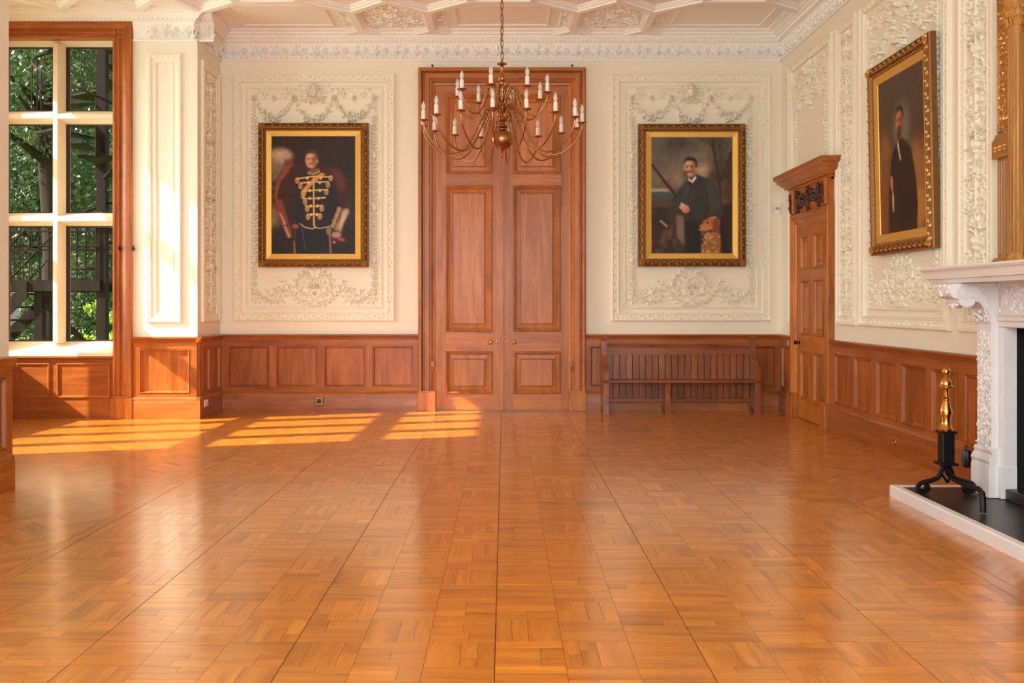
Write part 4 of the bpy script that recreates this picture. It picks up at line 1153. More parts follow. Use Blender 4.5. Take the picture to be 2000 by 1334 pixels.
def gentleman():
    c = Canvas((0, 0, 700, 960), (74, 52, 38), seed=14)
    n = c.noise(240, 3)
    c.put(np.clip(1 - c.Y / 420, 0, 1), (78, 64, 56), .9); c.put(np.clip(n * 2 - .6, 0, 1), (92, 68, 48), .5)
    c.ell(560, 620, 160, 200, (164, 112, 58), 50, .9, mod=np.clip(n * 2 - .4, 0, 1)); c.ell(90, 520, 110, 200, (150, 104, 62), 50, .9, mod=np.clip(n * 2 - .4, 0, 1)); c.ell(360, 330, 120, 150, (122, 116, 100), 40, .9); c.ell(600, 840, 140, 120, (190, 128, 60), 36, .9, mod=np.clip(n * 2 - .3, 0, 1))
    c.poly([(0, 620), (120, 560), (160, 700), (120, 960), (0, 960)], (150, 84, 42), 20, .7)
    c.poly([(300, 400), (240, 440), (190, 520), (150, 680), (140, 820), (160, 960), (560, 960), (580, 820), (560, 660), (500, 480), (420, 420), (360, 390)], (46, 28, 22), 8)
    c.poly([(200, 560), (260, 480), (300, 960), (180, 960), (150, 760)], (58, 36, 28), 16, .7)
    c.poly([(300, 400), (320, 440), (345, 520), (330, 530), (292, 430)], (214, 190, 160), 3); c.poly([(318, 420), (336, 430), (340, 500), (326, 480)], (30, 20, 18), 2)
    face(c, 330, 290, 54, (182, 112, 84), (96, 52, 36), (44, 28, 20), (70, 40, 26)); c.ell(322, 360, 34, 40, (66, 38, 26), 8, .9)
    c.poly([(170, 610), (200, 605), (215, 650), (205, 700), (178, 680)], (196, 134, 104), 5); c.poly([(205, 690), (225, 740), (220, 830), (200, 820), (196, 740)], (206, 172, 136), 4)
    c.grain(.12); return c

def painting(label, frame, cx, zb, w_, h_, fw, sw, canvas, tilt=0.0):
    loc, rz = frame
    R = Matrix.Rotation(rz, 4, 'Z'); p = Matrix.Translation(loc) @ R @ Matrix.Translation((cx, -.052, zb))
    t = thing('portrait_painting', label, 'painting'); t.matrix_world = p @ Matrix.Rotation(tilt, 4, 'X')
    x0, x1 = -w_ / 2, w_ / 2
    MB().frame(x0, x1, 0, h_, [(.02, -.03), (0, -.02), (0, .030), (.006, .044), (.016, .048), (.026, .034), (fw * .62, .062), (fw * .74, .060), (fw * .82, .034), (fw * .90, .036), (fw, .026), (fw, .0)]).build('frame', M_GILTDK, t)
    r = Relief(-.046); ins = fw * .48
    run_border(r, x0, x1, 0, h_, ins, .058, .060, .042, .030, -.042)
    run_border(r, x0, x1, 0, h_, fw * .88, .026, .024, .016, .012, -.034)
    r.base = -.05
    for x, z in ((x0 + ins, ins), (x1 - ins, ins), (x0 + ins, h_ - ins), (x1 - ins, h_ - ins)): r.rosette(x, z, .05, 8, .03)
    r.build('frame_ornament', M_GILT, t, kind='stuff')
    MB().frame(x0 + fw, x1 - fw, fw, h_ - fw, [(0, .022), (.008, .026), (sw - .010, .014), (sw - .004, .016), (sw, .004)]).build('gold_slip', M_GSLIP, t)
    i = fw + sw
    o = bpy.data.objects.new('canvas', canvas.mesh(w_ - 2 * i + .004, h_ - 2 * i + .004, -.006)); C.objects.link(o); o.parent = t; o.location = (0, 0, i - .002)
    pw = .10
    npz = fw + sw * .45
    MB().prism_y([(-pw, npz - .016), (pw, npz - .016), (pw + .014, npz), (pw, npz + .016), (-pw, npz + .016), (-pw - .014, npz)], -.030, -.016).build('nameplate', M_GSLIP, t)
    return t
painting('gilt framed portrait of an officer in gold-braided dark uniform beside a brown horse', FR_BACK, (bx(507) + bx(721)) / 2, bz(522), bx(721) - bx(507), bz(242) - bz(522), .106, .084, hussar())
painting('gilt framed portrait of a man in grey jacket with a gun and a golden dog', FR_BACK, (bx(1245) + bx(1454)) / 2, bz(521), bx(1454) - bx(1245), bz(244) - bz(521), .106, .084, sportsman())
painting('gilt framed portrait of a bearded man in a long dark coat', FR_RIGHT, (U_(10.26) + U_(8.76)) / 2, 2.01, 1.50, 1.94, .115, .09, gentleman(), math.radians(1.2))

# ------------------------------------------------------------------ pew
pew = thing('church_pew', 'dark oak slatted pew bench standing against the back wall', 'bench', (1.36, 13.44, 0))
W = 2.16; TE = .075
EP = [(.0, 0), (.012, .10), (.012, .42), (-.012, .46), (-.012, .57), (.005, .61), (.04, .63), (.09, .64), (.15, .67), (.20, .73), (.235, .80), (.255, .90), (.265, .99), (.285, 1.035), (.32, 1.052), (.355, 1.04), (.37, 1.0), (.375, .9), (.395, .5), (.41, 0), (.30, 0), (.27, .07), (.20, .10), (.13, .07), (.10, 0)]
for x in (0, W - TE):
    MB().prism_x(EP, x, x + TE).build('bench_end', M_PEW, pew, 'z')
MB().box(TE - .01, W - TE + .01, .0, .34, .425, .458, .008).build('seat', M_PEW, pew, 'x')
MB().prism_x([(.315, .80), (.345, .80), (.365, .93), (.335, .93)], TE - .01, W - TE + .01).build('back_rail', M_PEW, pew, 'x')
MB().prism_x([(.308, .905), (.37, .905), (.375, .93), (.36, .945), (.315, .945), (.302, .93)], TE - .01, W - TE + .01).build('back_cap', M_PEW, pew, 'x')
ns = 22; sp = (W - 2 * TE) / ns
for k in range(ns):
    x = TE + k * sp
    MB().prism_x([(.318, .455), (.336, .455), (.352, .81), (.334, .81)], x + .005, x + sp - .004).build('back_slat', M_PEW, pew, 'z')
    MB().prism_x([(.345, .17), (.360, .17), (.352, .43), (.337, .43)], x + .005, x + sp - .004).build('lower_slat', M_PEW, pew, 'z')
MB().box(TE - .01, W - TE + .01, .30, .365, .13, .185, .005).build('bottom_rail', M_PEW, pew, 'x')
MB().prism_x([(.03, .425), (.055, .38), (.075, .28), (.07, .18), (.03, .10), (.0, .03), (0, 0), (.09, 0), (.12, .06), (.20, .10), (.28, .07), (.31, 0), (.40, 0), (.39, .12), (.36, .425)], .86, .93).build('middle_support', M_PEW, pew, 'z')

# ------------------------------------------------------------------ chandelier
CH = (-.023, 9.5)
ch = thing('chandelier', 'large brass two-tier chandelier with ivory candle lamps hanging on a chain', 'chandelier', (CH[0], CH[1], 0))
hz = lambda y: 3.9566 - y / 746.5
def spline(pts, n=6):
    P = [Vector(p) for p in pts]; P = [P[0] * 2 - P[1]] + P + [P[-1] * 2 - P[-2]]; o_ = []
    for i in range(1, len(P) - 2):
        for k in range(n):
            t = k / n; a, b_, c_, d_ = P[i - 1], P[i], P[i + 1], P[i + 2]
            o_.append(.5 * ((2 * b_) + (c_ - a) * t + (2 * a - 5 * b_ + 4 * c_ - d_) * t * t + (3 * b_ - a - 3 * c_ + d_) * t ** 3))
    o_.append(P[-2]); return o_
stem = [(.002, hz(95)), (.045, hz(93)), (.048, hz(88)), (.012, hz(80)), (.010, hz(70))]
MB().lathe([(.004, hz(98)), (.046, hz(96)), (.050, hz(91)), (.020, hz(84)), (.010, hz(72)), (.008, hz(60))], 18).build('top_plate', M_ABRASS, ch, smooth=40)
MB().lathe([(.010, hz(88)), (.015, hz(104)), (.020, hz(110)), (.013, hz(118)), (.016, hz(150)), (.020, hz(168)), (.034, hz(185)), (.039, hz(200)), (.034, hz(215)), (.016, hz(226)), (.014, hz(236)), (.028, hz(246)), (.040, hz(262)), (.042, hz(285)), (.034, hz(300)), (.024, hz(330)), (.030, hz(345)), (.022, hz(360)), (.034, hz(385)), (.046, hz(402)), (.044, hz(420)), (.028, hz(440)), (.026, hz(470)), (.050, hz(482)), (.054, hz(500)), (.030, hz(515)), (.034, hz(530)), (.060, hz(540)), (.062, hz(550)), (.030, hz(560)), (.026, hz(574))][::-1], 20).build('stem', M_ABRASS, ch, smooth=40)
bp = [(max(.001, .112 * math.sin(PI * k / 14)), hz(638) - .100 * math.cos(PI * k / 14)) for k in range(15)]
MB().lathe(bp, 26).build('ball', M_ABRASS, ch, smooth=60, label='polished brass ball')
MB().lathe([(.002, hz(775)), (.010, hz(765)), (.006, hz(752)), (.013, hz(742)), (.006, hz(730)), (.020, hz(716)), (.030, hz(708))], 14).build('finial', M_ABRASS, ch, smooth=40)
def arm_set(n, off, path, zp):
    am = MB().tube(path, [.0085] * len(path), 8)
    i0 = int(len(path) * .30)
    for q in range(i0, i0 + 5, 2):
        c_ = path[q]; am.ball(tuple(c_), .014, 8)
    me_arm = am.mesh('arm', M_ABRASS, smooth=60)
    R = path[-1][0]
    me_pan = MB().lathe([(.004, -.022), (.012, -.020), (.010, -.008), (.022, -.002), (.045, .002), (.049, .008), (.046, .010), (.022, .004), (.020, .016), (.001, .016)], 16).mesh('drip_pan', M_ABRASS, smooth=40)
    me_can = MB().lathe([(.001, .012), (.020, .012), (.0195, .095), (.016, .099), (.001, .099)], 14).mesh('candle_sleeve', M_CANDLE, smooth=40)
    me_bulb = MB().lathe([(.012, .097), (.013, .108), (.018, .122), (.0205, .136), (.017, .154), (.010, .170), (.004, .182), (.001, .186)], 14).mesh('bulb', M_BULB2, smooth=60)
    for k in range(n):
        a = math.radians(off + 360 / n * k) - PI / 2
        o = bpy.data.objects.new('arm', me_arm); C.objects.link(o); o.parent = ch; o.rotation_euler = (0, 0, a)
        for nm, me in (('drip_pan', me_pan), ('candle_sleeve', me_can), ('bulb', me_bulb)):
            q = bpy.data.objects.new(nm, me); C.objects.link(q); q.parent = o; q.location = (R, 0, zp)
M_BULB2, nt, b = new_mat('frosted_clear_bulb')
b.inputs['Base Color'].default_value = (.95, .92, .88, 1); b.inputs['Roughness'].default_value = .12; b.inputs['Transmission Weight'].default_value = .55; b.inputs['IOR'].default_value = 1.3
lo = spline([(.03, 0, 3.30), (.055, 0, 3.37), (.10, 0, 3.415), (.155, 0, 3.38), (.22, 0, 3.26), (.30, 0, 3.10), (.39, 0, 2.985), (.49, 0, 2.945), (.60, 0, 2.975), (.70, 0, 3.06), (.755, 0, 3.15), (.775, 0, 3.232)])
arm_set(16, -6, lo, 3.241)
up_ = spline([(.03, 0, 3.50), (.06, 0, 3.585), (.105, 0, 3.615), (.15, 0, 3.585), (.185, 0, 3.48), (.23, 0, 3.375), (.29, 0, 3.325), (.36, 0, 3.34), (.415, 0, 3.41), (.44, 0, 3.47), (.447, 0, 3.52)])
arm_set(8, -13, up_, 3.529)
sc = MB()
for k in range(8):
    a = 2 * PI * k / 8 + .3
    pts = [(r_ * math.cos(a), r_ * math.sin(a), z) for r_, z in ((.03, 3.47), (.07, 3.50), (.10, 3.47), (.095, 3.43), (.07, 3.42), (.065, 3.44))]
    sc.tube(spline(pts, 4), .006, 6)
sc.build('scroll_collar', M_ABRASS, ch, smooth=60)
lk = MB(); n = 16
pts = []
for k in range(n):
    a = 2 * PI * k / n; pts.append((.0135 * math.cos(a), 0, .030 * math.sin(a) + (.008 if math.sin(a) > 0 else -.008)))
lk.tube(pts, .0045, 6, closed=True); me_l = lk.mesh('chain_link', M_ABRASS, smooth=60)
z = hz(60) + .03; k = 0
while z < ZC - .09:
    o = bpy.data.objects.new('chain_link', me_l); C.objects.link(o); o.parent = ch; o.location = (0, 0, z); o.rotation_euler = (0, 0, (k % 2) * PI / 2 + .5); z += .062; k += 1
wire = [(.012 * math.sin(i * 1.3), .008 * math.cos(i * 1.1), hz(70) + i * .06) for i in range(int((ZC - .06 - hz(70)) / .06) + 1)]
MB().tube(spline(wire, 3), .003, 5).build('flex_wire', M_ABRASS, ch)
MB().lathe([(.001, ZC - .11), (.02, ZC - .10), (.06, ZC - .05), (.13, ZC - .02), (.14, ZC), (.001, ZC)], 20).build('ceiling_rose', M_ABRASS, ch, smooth=40)

# ------------------------------------------------------------------ fireplace
fp = thing('fireplace', 'white marble chimneypiece with carved jambs and scroll consoles', 'fireplace', FR_RIGHT[0], FR_RIGHT[1])
UC = 7.62
rq = random.Random(31)
def mirror_u(f, u0, u1):            # far and near jamb
    for s_ in (1, -1):
        a, b_ = (u0, u1) if s_ == 1 else (2 * UC - u1, 2 * UC - u0)
        f(a, b_, s_)
def jamb(a, b_, s_):
    c = (a + b_) / 2
    j = MB().box(a, b_, -.36, 0, .44, 1.36, .004).build('jamb', M_MARBLE, fp)
    MB().prism_x([(0, .088), (-.392, .088), (-.392, .30), (-.385, .33), (-.395, .355), (-.38, .385), (-.366, .40), (-.374, .425), (-.36, .445), (0, .445)], a - .03, b_ + .03).build('jamb_foot', M_MARBLE, j, smooth=30)
    r = Relief(-.36).at(c, 1, 0, 1); r.K = .6
    for k in range(10):
        z = .50 + k * .083
        for q in (-1, 1):
            r.at(c, q, 0, 1); r.spiral(.052, z, .034, 1.3, 0, True, .009, .004, 4, .03)
            for _ in range(6): r.leaf(rq.uniform(.0, .09), z + rq.uniform(-.04, .04), rq.uniform(0, 6.3), .045, .022, .022)
        r.at(c, 1, 0, 1); r.dome(0, z + .03, .014, .02, 6)
    r.build('foliage_carving', M_MARBLE, j, kind='stuff')
    CP = [(.0, 1.36), (.365, 1.36), (.372, 1.42), (.392, 1.47), (.43, 1.51), (.475, 1.525), (.485, 1.50), (.51, 1.485), (.545, 1.48), (.58, 1.495), (.60, 1.52), (.595, 1.545), (.625, 1.545), (.65, 1.56), (.665, 1.59), (.662, 1.625), (.64, 1.655), (.0, 1.66)]
    co = MB().prism_x([(-o_, z) for o_, z in CP], a, b_).build('scroll_console', M_MARBLE, j)
    for u in (a - .004, b_ + .004):
        vol = MB()
        for oc, zc, R in ((.575, 1.60, .052), (.42, 1.60, .03)):
            pts = []
            for k in range(34):
                t = k / 33; an = PI * .5 + t * 2.4 * 2 * PI; rr = R * (1 - .85 * t); pts.append((u, -(oc + rr * math.cos(an)), zc + rr * math.sin(an)))
            vol.tube(pts, .0065, 5)
        vol.tube([(u, -o_, z) for o_, z in ((.38, 1.38), (.40, 1.46), (.45, 1.53), (.50, 1.56), (.56, 1.545))], .007, 5)
        vol.tube([(u, -o_, z) for o_, z in ((.36, 1.40), (.375, 1.50), (.40, 1.56), (.46, 1.63), (.56, 1.65))], .006, 5)
        vol.build('volute', M_MARBLE, co, smooth=60)
    lf_ = MB()
    for k in range(70):
        u = rq.uniform(a + .01, b_ - .01); g = rq.random()
        oo, zz_ = (rq.uniform(.50, .60), rq.uniform(1.483, 1.51)) if g < .5 else (rq.uniform(.64, .668), rq.uniform(1.56, 1.64)) if g < .8 else (rq.uniform(.37, .40), rq.uniform(1.38, 1.48))
        lf_.ball((u, -oo, zz_), rq.uniform(.010, .018), 6)
    lf_.build('acanthus_carving', M_MARBLE, co, kind='stuff')
mirror_u(jamb, 6.50, 6.715)
def slip(a, b_, s_):
    sl = MB().box(a + .001, b_, -.309, -.0, .088, 1.334, .004).build('slip', M_MARBLE, fp)
    MB().box(a - .002, b_ + .004, -.325, 0, .088, .32, .004).build('slip_block', M_MARBLE, sl)
mirror_u(slip, 6.715, 6.785)
MB().prism_x([(0, 1.335), (-.30, 1.335), (-.31, 1.345), (-.31, 1.375), (-.325, 1.385), (-.325, 1.41), (-.335, 1.425), (0, 1.425)], 6.71, 2 * UC - 6.71).build('lintel', M_MARBLE, fp)
fz = MB().box(6.716, 2 * UC - 6.716, -.308, 0, 1.425, 1.66).build('frieze', M_MARBLE, fp)
r = Relief(-.308); r.K = .7
for k in range(12):
    u = 6.80 + k * .15
    r.at(0, 1, 0, 1); r.rosette(u, 1.54, .045, 8, .03); r.spiral(u + .07, 1.56, .045, 1.3, 3, k % 2 == 0, .010, .004, 5, .035)
    for _ in range(18): r.leaf(u + rq.uniform(-.07, .07), rq.uniform(1.45, 1.64), rq.uniform(0, 6.3), .05, .026, .024)
r.build('frieze_carving', M_MARBLE, fz, kind='stuff')
SH = [(0, 1.66), (-.60, 1.66), (-.61, 1.69), (-.625, 1.695), (-.635, 1.74), (-.64, 1.752), (-.65, 1.756), (-.66, 1.772), (-.655, 1.786), (0, 1.786)]
def endcap(prof, u0, u1):
    m_ = MB(); n = len(prof); vs = [(u0 - (y + .60) * -1 * 1.0 if False else u0 + min(0, (y + .60)), y, z) for y, z in prof] + [(u1 - min(0, (y + .60)), y, z) for y, z in prof]
    m_.add(vs, [(i, (i + 1) % n, (i + 1) % n + n, i + n) for i in range(n)] + [tuple(range(n))[::-1], tuple(range(n, 2 * n))]); return m_
endcap(SH, 6.24, 2 * UC - 6.24).build('mantel_shelf', M_MARBLE, fp)
MB().box(FU0 - .03, FU0, -.21, .62, .088, FZ + .02).box(FU1, FU1 + .03, -.21, .62, .088, FZ + .02).box(FU0 - .03, FU1 + .03, .60, .64, .088, FZ + .02).box(FU0 - .03, FU1 + .03, -.20, .62, FZ - .003, FZ + .03).build('firebox', M_SOOT, fp)
MB().box(FU0 - .0, FU1, -.30, .60, .088, .165, .006).build('back_hearth', M_SLATE, fp)

HU0, HU1 = U_(7.68), 2 * UC - U_(7.68)
hearth = thing('hearth', 'low hearth of black slate inside a white marble kerb', 'hearth', FR_RIGHT[0], FR_RIGHT[1])
kb_ = [(0, 0), (0, .078), (.010, .088), (.060, .088), (.072, .080), (.072, 0)]
MB().prism_x([(-.91 + a, z) for a, z in kb_], HU0, HU1).build('kerb', M_MARBLE, hearth, smooth=30)
for u in (HU0, HU1 - .072):
    MB().box(u, u + .072, -.84, -.055, 0, .0875, .006).build('kerb_return', M_MARBLE, hearth)
MB().box(HU0 + .07, HU1 - .07, -.84, -.055, 0, .084).build('slate_slab', M_SLATE, hearth)

an = thing('andiron', 'tall andiron with turned brass finial on black wrought iron feet', 'andiron', (3.30, 7.32, .089))
zz2 = lambda h: h - .07
MB().lathe([(.001, zz2(.540)), (.058, zz2(.540)), (.062, zz2(.555)), (.050, zz2(.572)), (.040, zz2(.585)), (.036, zz2(.62)), (.046, zz2(.655)), (.052, zz2(.675)), (.046, zz2(.70)), (.032, zz2(.745)), (.024, zz2(.765)), (.036, zz2(.772)), (.036, zz2(.780)), (.020, zz2(.792)), (.019, zz2(.83)), (.030, zz2(.856)), (.056, zz2(.866)), (.057, zz2(.873)), (.046, zz2(.882)), (.046, zz2(.90)), (.034, zz2(.925)), (.012, zz2(.94)), (.014, zz2(.95))] + [(max(.001, .033 * math.sin(t)), zz2(.981) - .033 * math.cos(t)) for t in [.45 + k * .27 for k in range(11)]], 24).build('brass_finial', M_BRASS, an, smooth=35, label='polished turned brass finial')
MB().box(-.046, .046, -.046, .046, zz2(.30), zz2(.545), .010).box(-.056, .056, -.056, .056, zz2(.52), zz2(.541), .004).box(-.066, .066, -.066, .066, zz2(.285), zz2(.305), .004).build('iron_shaft', M_IRON, an)
for s_ in (-1, 1):
    pts = spline([(s_ * .02, 0, zz2(.30)), (s_ * .035, 0, zz2(.24)), (s_ * .06, 0, zz2(.19)), (s_ * .12, 0, zz2(.165)), (s_ * .19, 0, zz2(.145)), (s_ * .215, 0, zz2(.105)), (s_ * .18, 0, zz2(.086)), (s_ * .14, 0, zz2(.095)), (s_ * .135, 0, zz2(.12)), (s_ * .16, 0, zz2(.128))], 5)
    MB().tube(pts, .019, 6).build('scroll_leg', M_IRON, an, smooth=40)
    MB().tube(spline([(s_ * .01, -.02, zz2(.29)), (s_ * .045, -.02, zz2(.23)), (s_ * .02, -.02, zz2(.19)), (0, -.02, zz2(.155))], 5), .010, 6).build('loop_bar', M_IRON, an, smooth=40)
MB().tube(spline([(0, 0, zz2(.27)), (.0, -.06, zz2(.215)), (-.01, -.18, zz2(.20)), (-.03, -.45, zz2(.205)), (-.045, -.60, zz2(.215))], 5) + [Vector((-.055, -.665, zz2(.20))), Vector((-.06, -.685, zz2(.16))), Vector((-.06, -.69, zz2(.075)))], .020, 6).build('billet_bar', M_IRON, an, smooth=40)

# gilt overmantel mirror standing on the shelf
om = thing('overmantel_mirror', 'carved gilt overmantel mirror standing on the marble shelf', 'mirror', (FR_RIGHT[0][0], FR_RIGHT[0][1], 1.786), FR_RIGHT[1])
OT = 3.02
M_OM = oak('gilded_wood', srgb(132, 84, 34), srgb(176, 120, 58), srgb(206, 152, 84), .40)
def pil(a, b_, s_):
    c = (a + b_) / 2
    p = MB().box(a, b_, -.10, -.002, .07, OT).build('pilaster', M_OM, om, 'z')
    MB().prism_x([(0, 0), (-.15, 0), (-.15, .022), (-.13, .035), (-.135, .05), (-.11, .075), (0, .08)], a - .03, b_ + .03).build('pilaster_base', M_OM, p, 'x')
    MB().box(a - .025, b_ + .025, -.135, -.0, .84, .98, .006).prism_x([(0, .98), (-.13, .98), (-.11, 1.03), (0, 1.03)], a - .01, b_ + .01).build('pilaster_block', M_OM, p, 'x')
    fl = MB()
    for k in range(5):
        u = a + .025 + k * (b_ - a - .05) / 4; fl.tube([(u, -.10, .10), (u, -.10, .82)], .009, 6)
    fl.build('fluting', M_OM, p, 'z')
    r = Relief(-.10); r.at(c, 1, 0, 1)
    for k in range(24):
        z = 1.08 + k * .08
        for q in (-1, 1):
            r.at(c, q, 0, 1); r.spiral(.04, z, .028, 1.2, 0, True, .007, .004)
            for _ in range(3): r.leaf(rq.uniform(.0, .075), z + rq.uniform(-.03, .04), rq.uniform(0, 6.3), .045, .022, .02)
    r.at(c, 1, 0, 1); r.base = -.135
    for k in range(3): r.rosette(c - .07 + .07 * k - c, .91, .03, 7, .016)
    r.build('gilt_carving', M_GILT, p, kind='stuff')
    m_ = MB().frame(a + .012, b_ - .012, 1.04, OT - .02, [(0, 0), (0, .012), (.012, .014), (.018, 0)], -.10); m_.build('carving_border', M_OM, p, 'z')
mirror_u(pil, 6.29, 6.50)
def col_(a, b_, s_):
    c = (a + b_) / 2
    p = MB().lathe([(.075, .0), (.075, .03), (.062, .045), (.066, .06), (.052, .085), (.052, 1.74), (.06, 1.75), (.052, 1.765), (.05, 1.80), (.075, 1.90), (.085, 1.95), (.09, 1.955), (.09, 1.98)], 16, (c, -.115, 0)).build('column', M_OM, om, 'z', 40)
    fl = MB()
    for k in range(12):
        an_ = 2 * PI * k / 12; fl.tube([(c + .053 * math.cos(an_), -.115 + .053 * math.sin(an_), .10), (c + .053 * math.cos(an_), -.115 + .053 * math.sin(an_), 1.73)], .006, 5)
    fl.build('fluting', M_OM, p, 'z')
    cp = MB()
    for k in range(12):
        an_ = 2 * PI * k / 12
        for z0 in (1.79, 1.85): cp.tube([(c + .052 * math.cos(an_), -.115 + .052 * math.sin(an_), z0), (c + .068 * math.cos(an_), -.115 + .068 * math.sin(an_), z0 + .05), (c + .092 * math.cos(an_), -.115 + .092 * math.sin(an_), z0 + .07), (c + .094 * math.cos(an_), -.115 + .094 * math.sin(an_), z0 + .055)], [.012, .012, .008, .004], 5)
    cp.build('leaf_capital', M_GILT, p)
    MB().box(a, b_, -.19, 0, 1.98, 2.16, .008).build('impost', M_OM, p, 'x')
mirror_u(col_, 6.51, 6.68)
MB().box(6.69, 2 * UC - 6.69, -.05, -.002, 0, .06).box(6.67, 6.71, -.05, -.002, .06, 2.15).box(2 * UC - 6.71, 2 * UC - 6.67, -.05, -.002, .06, 2.15).build('inner_frame', M_OM, om, 'x')
arch = [(UC + .93 * math.cos(PI * k / 20), -.06, 2.16 + .80 * math.sin(PI * k / 20)) for k in range(21)]
MB().tube(arch, .05, 8).build('arch_moulding', M_OM, om, 'x', 50)
aw = MB()
for k in range(40):
    t = PI * (k + .5) / 40; aw.ball((UC + .93 * math.cos(t), -.115, 2.16 + .80 * math.sin(t)), .022, 6)
aw.build('arch_beads', M_GILT, om, kind='stuff')
MB().box(6.71, 2 * UC - 6.71, -.02, -.002, .06, 2.96).build('mirror_glass', M_MIRROR, om)
MB().prism_x([(0, OT), (-.12, OT), (-.14, OT + .05), (-.20, OT + .08), (-.20, OT + .13), (0, OT + .13)], 6.24, 2 * UC - 6.24).build('top_cornice', M_OM, om, 'x')

# ------------------------------------------------------------------ sockets and switches
t = thing('floor_socket', 'square brass socket with black centre on the skirting board', 'socket', (bx(625), D - .052, .075))
MB().frame(-.062, .062, 0, .124, [(0, 0), (.0, .016), (.012, .024), (.030, .024), (.034, .012)]).build('socket_rim', M_ABRASS, t)
MB().box(-.032, .032, -.014, 0, .03, .094).build('socket_face', M_BLACKP, t)
t = thing('wall_socket', 'white double socket on the short return skirting', 'socket', (XL + .052, YB + .19, .145), PI / 2)
MB().box(-.074, .074, -.012, 0, 0, .088, .003).build('faceplate', M_PLASTIC, t)
for x in (-.036, .036):
    MB().box(x - .008, x + .008, -.016, -.012, .058, .074, .001).build('rocker', M_PLASTIC, t)
    MB().box(x - .003, x + .003, -.013, -.012, .036, .046).box(x - .013, x - .006, -.013, -.012, .022, .026).box(x + .006, x + .013, -.013, -.012, .022, .026).build('pin_holes', M_BLACKP, t)
t = thing('thermostat', 'small white sensor box on the wall by the right corner', 'sensor', (3.865, D, 2.79))
MB().box(-.048, .048, -.032, 0, 0, .135, .006).build('housing', M_PLASTIC, t)
MB().box(-.03, .03, -.034, -.032, .05, .056).box(-.03, .03, -.034, -.032, .065, .071).box(-.03, .03, -.034, -.032, .08, .086).build('vent_slots', M_BLACKP, t)
t = thing('light_switch', 'brass light switch plate beside the carved door', 'switch', (XR - .030, D - .36, .94), -PI / 2)
MB().box(-.10, .10, -.010, 0, 0, .088, .003).build('faceplate', M_CHROME, t)
for x in (-.05, .05):
    MB().lathe([(.016, 0), (.016, .006), (.008, .008), (.006, .026), (.008, .03), (.001, .032)], 10).build('toggle', M_BRASS, t, smooth=40).matrix_local = Matrix.Translation((x, -.010, .044)) @ Matrix.Rotation(PI / 2, 4, 'X')
t = MB().lathe([(.001, 0), (.034, 0), (.034, .006), (.024, .012), (.018, .008), (.001, .008)], 16).build('cover_plate', M_ABRASS, smooth=40)
t.location = (XR - .052, 9.73, .135); t.rotation_euler = (PI / 2, 0, -PI / 2); tag(t, 'small round bronze cap on the right skirting board', 'cover plate')
t = thing('power_adapter', 'black hanging adapter beside the marble jamb', 'adapter', (XR - .075, 8.18, .14))
MB().lathe([(.014, 0), (.036, .015), (.040, .05), (.040, .12), (.030, .145), (.010, .15)], 8).build('body', M_BLACKP, t, smooth=30)
MB().tube([(.0, 0, .145), (-.012, 0, .165), (0, 0, .19), (.012, 0, .165)], .005, 6, closed=True).build('loop', M_BLACKP, t)

# ------------------------------------------------------------------ outside
GZ = -0.55
gr = MB().box(-60, 60, D + .35, 90, GZ - .2, GZ).box(-60, XB - .36, -30, D + .35, GZ - .2, GZ)
tag(gr.build('ground', M_GRASS), 'sunlit green lawn outside the window', 'lawn', kind='structure')
def tree(label, x, y, h, crown_r, zlo, n, seed, mat, ls=.17, group=None, name='tree', trunk_r=.28):
    rnd = np.random.default_rng(seed); rp = random.Random(seed)
    t = thing(name, label, 'tree' if name == 'tree' else 'shrub', (x, y, GZ), group=group)
    if trunk_r:
        tr = MB(); tr.tube(spline([(0, 0, 0), (.1, .05, h * .25), (-.1, .1, h * .5), (.15, 0, h * .8), (.1, .1, h * .95)], 4), [trunk_r * (1 - .8 * k / 16) for k in range(17)], 8)
        for k in range(9):
            a = rp.uniform(0, 6.3); z0 = rp.uniform(zlo * .9, h * .7); L_ = crown_r * rp.uniform(.6, 1.0)
            tr.tube([(0, 0, z0), (L_ * .5 * math.cos(a), L_ * .5 * math.sin(a), z0 + L_ * .25), (L_ * math.cos(a), L_ * math.sin(a), z0 + L_ * .4)], [trunk_r * .4, trunk_r * .25, trunk_r * .08], 6)
        tr.build('trunk', M_BARK, t, smooth=60)
    # leaf clusters
    nc = max(14, n // 130)
    th = rnd.uniform(0, 2 * PI, nc); u = rnd.uniform(-1, 1, nc); rr = rnd.uniform(.35, 1, nc) ** .6
    cz = zlo + (h - zlo) / 2; hh = (h - zlo) / 2
    cc = np.stack([crown_r * rr * np.sqrt(1 - u * u) * np.cos(th), crown_r * rr * np.sqrt(1 - u * u) * np.sin(th), cz + hh * rr * u], 1)
    ci = rnd.integers(0, nc, n); sg = crown_r * .17
    P = cc[ci] + rnd.normal(0, 1, (n, 3)) * [sg, sg, sg * .6]
    P[:, 2] = np.maximum(P[:, 2], .05)
    d1_ = rnd.normal(0, 1, (n, 3)); d1_ /= np.linalg.norm(d1_, axis=1)[:, None]; d2_ = np.cross(d1_, rnd.normal(0, 1, (n, 3))); d2_ /= np.linalg.norm(d2_, axis=1)[:, None]
    s_ = (ls * rnd.uniform(.6, 1.2, n))[:, None]
    V = np.stack([P - d1_ * s_ * .5, P + d2_ * s_ * .28, P + d1_ * s_ * .5, P - d2_ * s_ * .28], 1).reshape(-1, 3)
    me = bpy.data.meshes.new('foliage'); me.from_pydata(V.tolist(), [], np.arange(4 * n).reshape(-1, 4).tolist()); me.materials.append(mat)
    o = bpy.data.objects.new('foliage', me); C.objects.link(o); o.parent = t
    return t
G = 'trees beyond the lawn'
